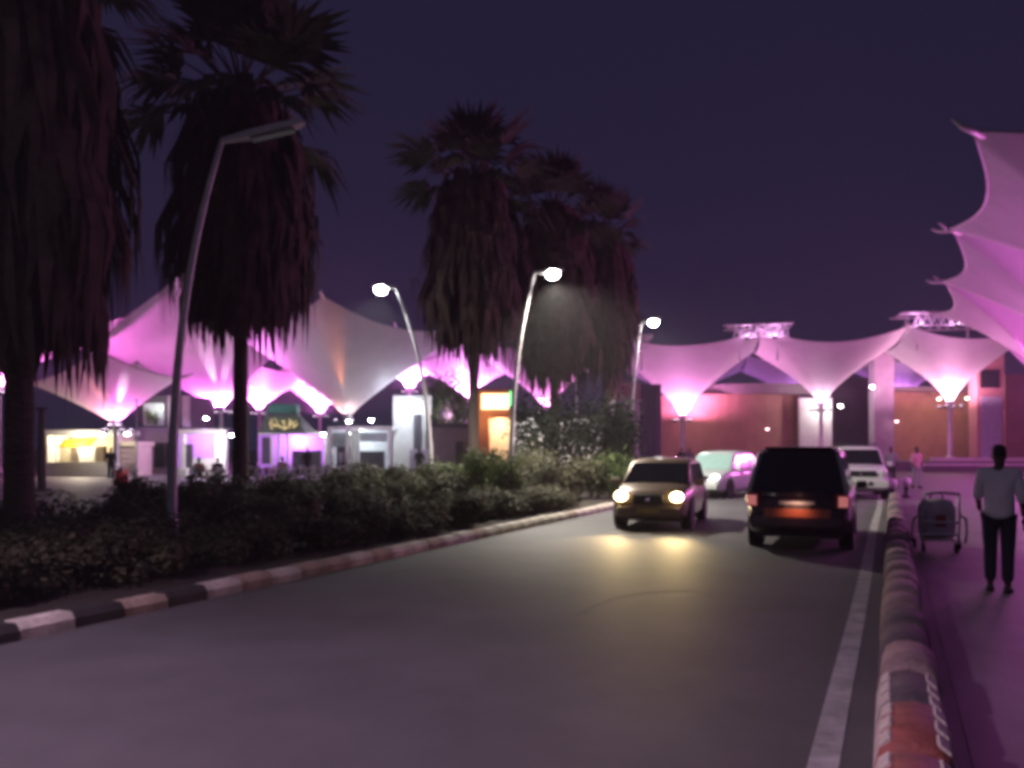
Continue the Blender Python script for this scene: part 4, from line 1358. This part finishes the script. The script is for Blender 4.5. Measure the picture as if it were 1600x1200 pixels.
    for k in (16, 20):
        d_ = (vs[k + 1] - vs[k]); d_.z = 0; d_.normalize()
        f = MB()
        c = vs[k]
        sd_ = Vector((-d_.y, d_.x, 0))
        secs = []
        for q, w, hh in ((-.07, .03, .06), (-.05, .042, .085), (.05, .046, .075), (.13, .048, .05), (.19, .035, .035)):
            zf = c.z - .08 * s
            secs.append([c + d_ * q + sd_ * x + Vector((0, 0, zf - c.z + z)) for x, z in ((-w, 0), (w, 0), (w * .9, hh * .7), (w * .4, hh), (-w * .4, hh), (-w * .9, hh * .7))])
        loft(f, secs)
        f.build('shoe', M_DARKMET, e, True)
    if detail:
        for k, sx in ((10, -1), (13, 1)):
            w0 = vs[k]; d_ = (vs[k] - vs[k - 1]).normalized()
            fw = Vector((0, 1, 0)); sd_ = d_.cross(fw).normalized(); fw = sd_.cross(d_).normalized()
            pv = [w0, w0 + d_ * .045, w0 + d_ * .085]
            pe = [(0, 1), (1, 2)]
            pr = [(.026, .022), (.036, .018), (.038, .016)]
            for q, Lf in ((-.030, .060), (-.010, .072), (.010, .068), (.029, .052)):
                b0 = len(pv)
                base = w0 + d_ * .09 + fw * q
                pv += [base, base + d_ * Lf * .5 - sd_ * sx * .006, base + d_ * Lf - sd_ * sx * .022]
                pe += [(2, b0), (b0, b0 + 1), (b0 + 1, b0 + 2)]
                pr += [.0095, .009, .0075]
            b0 = len(pv)
            pv += [w0 + d_ * .04 + fw * .035, w0 + d_ * .075 + fw * .055, w0 + d_ * .105 + fw * .055]
            pe += [(1, b0), (b0, b0 + 1), (b0 + 1, b0 + 2)]
            pr += [.012, .0105, .008]
            skin_obj('hand', pv, pe, pr, M_SKIN, e, 0, 1)
        for sx in (-1, 1):
            MB().lathe([(.004, -.03), (.014, -.02), (.016, .01), (.006, .03)], 8, V_(sx * .066, .03, 1.585)).build('ear', M_SKIN, e, True)
    return e
C_WHITE = mat('cloth_white', (.78, .76, .78), .85, var=.08, bump=.2)
C_NAVY = mat('cloth_navy', (.020, .020, .035), .85, var=.15, bump=.2)
C_GREY = mat('cloth_grey', (.25, .23, .26), .85, var=.1)
C_PINK = mat('cloth_pink', (.55, .30, .32), .85, var=.1)
C_BLACK = mat('cloth_black', (.015, .013, .016), .85, var=.1)
C_RED = mat('cloth_red', (.40, .04, .06), .85, var=.1)
person((gx(1561, 9.85), 9.85, 0.006), HEAD - R(8), 'man in loose pale shirt and dark trousers walking on the forecourt', 'push', C_WHITE, C_NAVY, 1.73, True)
person((gx(1392, 36), 36, .006), R(160), 'person in grey standing beyond the white ball bollards', 'stand', C_GREY, C_BLACK, 1.76)
person((gx(1432, 35), 35, .006), R(190), 'person in pink shirt walking towards the barrier beyond the bollards', 'walk', C_PINK, C_GREY, 1.74)
person((gx(1258, 57.5), 57.5, .0), R(150), 'dark clothed person standing before the white wall of the hall', 'stand', C_BLACK, C_BLACK, 1.7)
person((gx(1207, 55), 55, 0), R(120), 'person in red walking before the curved terracotta wall', 'walk', C_RED, C_BLACK, 1.72)
person((gx(1065, 52), 52, 0), R(190), 'person in black beside the bright canopy column', 'stand', C_BLACK, C_BLACK, 1.7)
person((gx(1077, 53), 53, 0), R(170), 'person in grey beside the bright canopy column', 'stand', C_GREY, C_BLACK, 1.68)
person((gx(770, 47), 47, 0), R(180), 'dark figure in the lit doorway of the orange building', 'stand', C_BLACK, C_BLACK, 1.65)
person((gx(173, 46.5), 46.5, 0), R(10), 'person in black at the cream kiosk counter', 'stand', C_BLACK, C_BLACK, 1.72)

# ------------------------------------------------------------------ luggage trolley
tr = empty('luggage_trolley', (gx(1468, 13.5), 13.5, .004), HEAD + R(6), 'luggage trolley with a pale bag parked on the forecourt', 'trolley')
m = MB()
for sx in (-1, 1):
    m.tube([(sx * .27, -.05, .16), (sx * .27, -.12, .60), (sx * .25, -.20, .96)], .018, 8)
m.tube([(-.25, -.20, .96), (0, -.21, .985), (.25, -.20, .96)], .02, 8)
m.build('frame', M_STEEL, tr, True)
for z in (.30, .50):
    MB().tube([(-.27, -.09 - (z - .3) * .2, z), (.27, -.09 - (z - .3) * .2, z)], .022, 8).build('crossbar', M_WHITEP, tr, True)
MB().box((0, .35, .20), (.50, .85, .03)).build('platform', M_STEEL, tr, False, .01)
m = MB().tube([(.28, -.08, .62), (.40, .1, .55), (.46, .35, .30), (.46, .5, .12)], .02, 8)
m.tube([(-.28, -.08, .62), (-.36, .1, .55), (-.36, .35, .30), (-.36, .5, .12)], .02, 8)
m.build('side_rail', M_STEEL, tr, True)
for x, y in ((-.24, -.02), (.24, -.02), (.38, .55), (-.3, .55)):
    w_ = MB().lathe([(.05, -.025), (.085, -.02), (.085, .02), (.05, .025)], 14).build('wheel', M_TYRE, tr, True)
    w_.location = (x, y, .085); w_.rotation_euler = (0, R(90), 0)
bg = empty('bag', tr.matrix_world @ Vector((0, 0, 0)), 0, 'pale soft bag with red strap lying on the luggage trolley', 'bag')
bg.location = Vector((gx(1468, 13.5), 13.5, .0)) + Matrix.Rotation(HEAD + R(6), 3, 'Z') @ Vector((0, .30, .22))
bg.rotation_euler = (0, 0, HEAD + R(6))
secs = []
for y, k in ((-.30, .62), (-.26, .86), (-.1, 1.0), (.1, 1.0), (.26, .88), (.30, .6)):
    secs.append([Vector((x * .27 * k, y, .33 + z * .32 * k)) for x, z in ((-.9, -1), (.9, -1), (1, -.6), (1, .5), (.8, .9), (.3, 1.0), (-.3, .98), (-.8, .88), (-1, .5), (-1, -.6))])
m = MB(); loft(m, secs)
m.build('shell', mat('bag_cloth', (.58, .50, .54), .8, var=.2, bump=.3), bg, True)
MB().box((.02, -.305, .30), (.16, .03, .20)).build('pocket', mat('bag_red', (.40, .06, .07), .7), bg, False, .02)
MB().tube([(-.1, 0, .64), (-.08, 0, .73), (.08, 0, .73), (.1, 0, .64)], .015, 6).build('handle', M_DARKMET, bg, True)

# ------------------------------------------------------------------ food court furniture on the left
def chair_proto(m):
    e = empty('chair')
    k = MB().box((0, 0, .43), (.44, .42, .03)); k.build('seat', m, e, False, .012)
    for sx in (-1, 1):
        for sy in (-1, 1):
            MB().tube([(sx * .19, sy * .18, .42), (sx * .22, sy * .21, 0)], [.022, .018], 6).build('leg', m, e)
        MB().tube([(sx * .21, .18, .44), (sx * .22, .18, .64), (sx * .22, -.16, .66), (sx * .2, -.2, .5)], .018, 6).build('armrest', m, e)
    b = MB()
    for z in (.82,):
        b.tube([(-.19, -.2, .44), (-.2, -.25, .80), (0, -.27, .86), (.2, -.25, .80), (.19, -.2, .44)], .018, 6)
    bk = b.build('backrest', m, e)
    for x in (-.12, -.06, 0, .06, .12):
        MB().box((x, -.235, .64), (.035, .015, .42), mtx=Matrix.Rotation(R(-8), 3, 'X')).build('slat', m, bk)
    return e
def table_proto(m):
    e = empty('table')
    MB().lathe([(.42, .70), (.44, .715), (.44, .735), (.42, .745)], 20).build('table_top', m, e)
    for k in range(4):
        a = k * math.pi / 2 + .78
        MB().tube([(.30 * math.cos(a), .30 * math.sin(a), .70), (.34 * math.cos(a), .34 * math.sin(a), 0)], .022, 6).build('leg', m, e)
    return e
cw = chair_proto(M_WHITEP); tr_ = table_proto(M_REDP); tw = table_proto(M_WHITEP)
first = {}
def place(proto, x, y, rz, label, cat, group):
    o = proto if proto.name not in first else copy_tree(proto)
    first[proto.name] = 1
    o.location = (x, y, 0); o.rotation_euler = (0, 0, rz)
    tag(o, label, cat, group)
    return o
k = 0
for px, Y in ((418, 38), (190, 36), (320, 37)):
    place(tr_, gx(px, Y), Y, 0, {418: 'red round table below the green awning stall', 190: 'red round table before the cream kiosk', 320: 'red round table before the white portal stall'}[px], 'table', 'food court tables')
for px, Y in ((470, 40), (520, 41), (575, 42), (380, 41)):
    place(tw, gx(px, Y), Y, 0, 'white round food court table behind the hedge', 'table', 'white food court tables')
spots = [(430, 38.6), (452, 39.4), (462, 40.8), (484, 40.2), (494, 39.2), (507, 41.2), (531, 40.4), (541, 41.6), (563, 41.6), (590, 42.4), (409, 38.9), (398, 40.6), (368, 41.2), (205, 36.4), (337, 37.6), (305, 36.8), (443, 41.6), (515, 42.6), (552, 43)]
for px, Y in spots:
    place(cw, gx(px, Y), Y, rnd.uniform(0, 6.28), 'white plastic armchair in the food court behind the hedge', 'chair', 'white food court chairs')
for px, Y, c, lb in ((340, 38.3, C_BLACK, 'seated person in black before the white portal stall'), (311, 37.5, C_RED, 'seated person in dark red before the white portal stall'),
                     (394, 40.2, C_BLACK, 'seated person in black behind the slim palm trunk'), (441, 40.6, C_PINK, 'seated person in pink below the green awning stall')):
    person((gx(px, Y), Y, 0), rnd.uniform(2.2, 4.0), lb, 'sit', c, C_BLACK, 1.7)
    place(cw, gx(px, Y), Y - .02, 0, 'white plastic armchair in the food court behind the hedge', 'chair', 'white food court chairs')
for px, Y, c, lb in ((480, 46, C_BLACK, 'standing person in black before the violet recess of the green awning stall'), (535, 47, C_WHITE, 'standing person in white before the pale pavilion'), (655, 48, C_BLACK, 'standing person in black before the two dark drapes')):
    person((gx(px, Y), Y, 0), rnd.uniform(2.2, 4.0), lb, 'stand', c, C_BLACK, 1.7)

# red motor scooter parked behind the bed
sc_e = empty('motor_scooter', (gx(192, 30), 30, 0), R(200), 'red motor scooter parked behind the hedge before the cream kiosk', 'scooter')
for y in (-.62, .62):
    w_ = MB().lathe([(.12, -.05), (.20, -.045), (.235, 0), (.20, .045), (.12, .05)], 18).build('wheel', M_TYRE, sc_e, True)
    w_.location = (0, y, .235); w_.rotation_euler = (0, R(90), 0)
m = MB()
loft(m, [[Vector((x * w, y, z0 + z * h)) for x, z in ((-.8, 0), (.8, 0), (1, .4), (.7, 1), (-.7, 1), (-1, .4))] for y, w, z0, h in ((-.85, .08, .52, .18), (-.6, .17, .40, .36), (-.2, .18, .32, .42), (.05, .15, .26, .2), (.3, .16, .24, .08))])
m.build('body', M_REDP, sc_e, True, .02)
m = MB()
loft(m, [[Vector((x * w, y0 + dy, z)) for x, dy in ((-1, 0), (1, 0), (.9, .07), (0, .12), (-.9, .07))] for z, w, y0 in ((.26, .16, .28), (.55, .21, .38), (.85, .20, .34), (.98, .13, .30))])
m.build('front_shield', M_REDP, sc_e, True)
MB().box((0, -.42, .80), (.26, .62, .09)).build('seat', M_DARKMET, sc_e, False, .03)
MB().tube([(-.33, .22, 1.04), (-.12, .32, 1.02), (.12, .32, 1.02), (.33, .22, 1.04)], .018, 6).build('handlebar', M_DARKMET, sc_e, True)
lens('headlight', sc_e, (0, .44, .90), .16, .14, M_CHROME, (0, 1, 0), .08)
lens('tail_light', sc_e, (0, -.86, .66), .14, .08, M_TAIL, (0, -1, 0), .05)

# ------------------------------------------------------------------ added haze volume: lifts the blacks and spreads lamp glow
hzb = MB().box((0, 45, 7.2), (260, 170, 16.4)).build('haze', None)
mh = bpy.data.materials.new('haze')
mh.use_nodes = True
hn = mh.node_tree.nodes
hn.clear()
ho_ = hn.new('ShaderNodeOutputMaterial')
hv = hn.new('ShaderNodeVolumePrincipled')
hv.inputs['Color'].default_value = (.95, .93, .97, 1)
hv.inputs['Density'].default_value = 0.0011
hv.inputs['Anisotropy'].default_value = 0.3
mh.node_tree.links.new(hv.outputs[0], ho_.inputs['Volume'])
hzb.data.materials.append(mh)
tag(hzb, 'added thin haze that lifts the blacks and spreads glow around the lamps', kind='stuff')
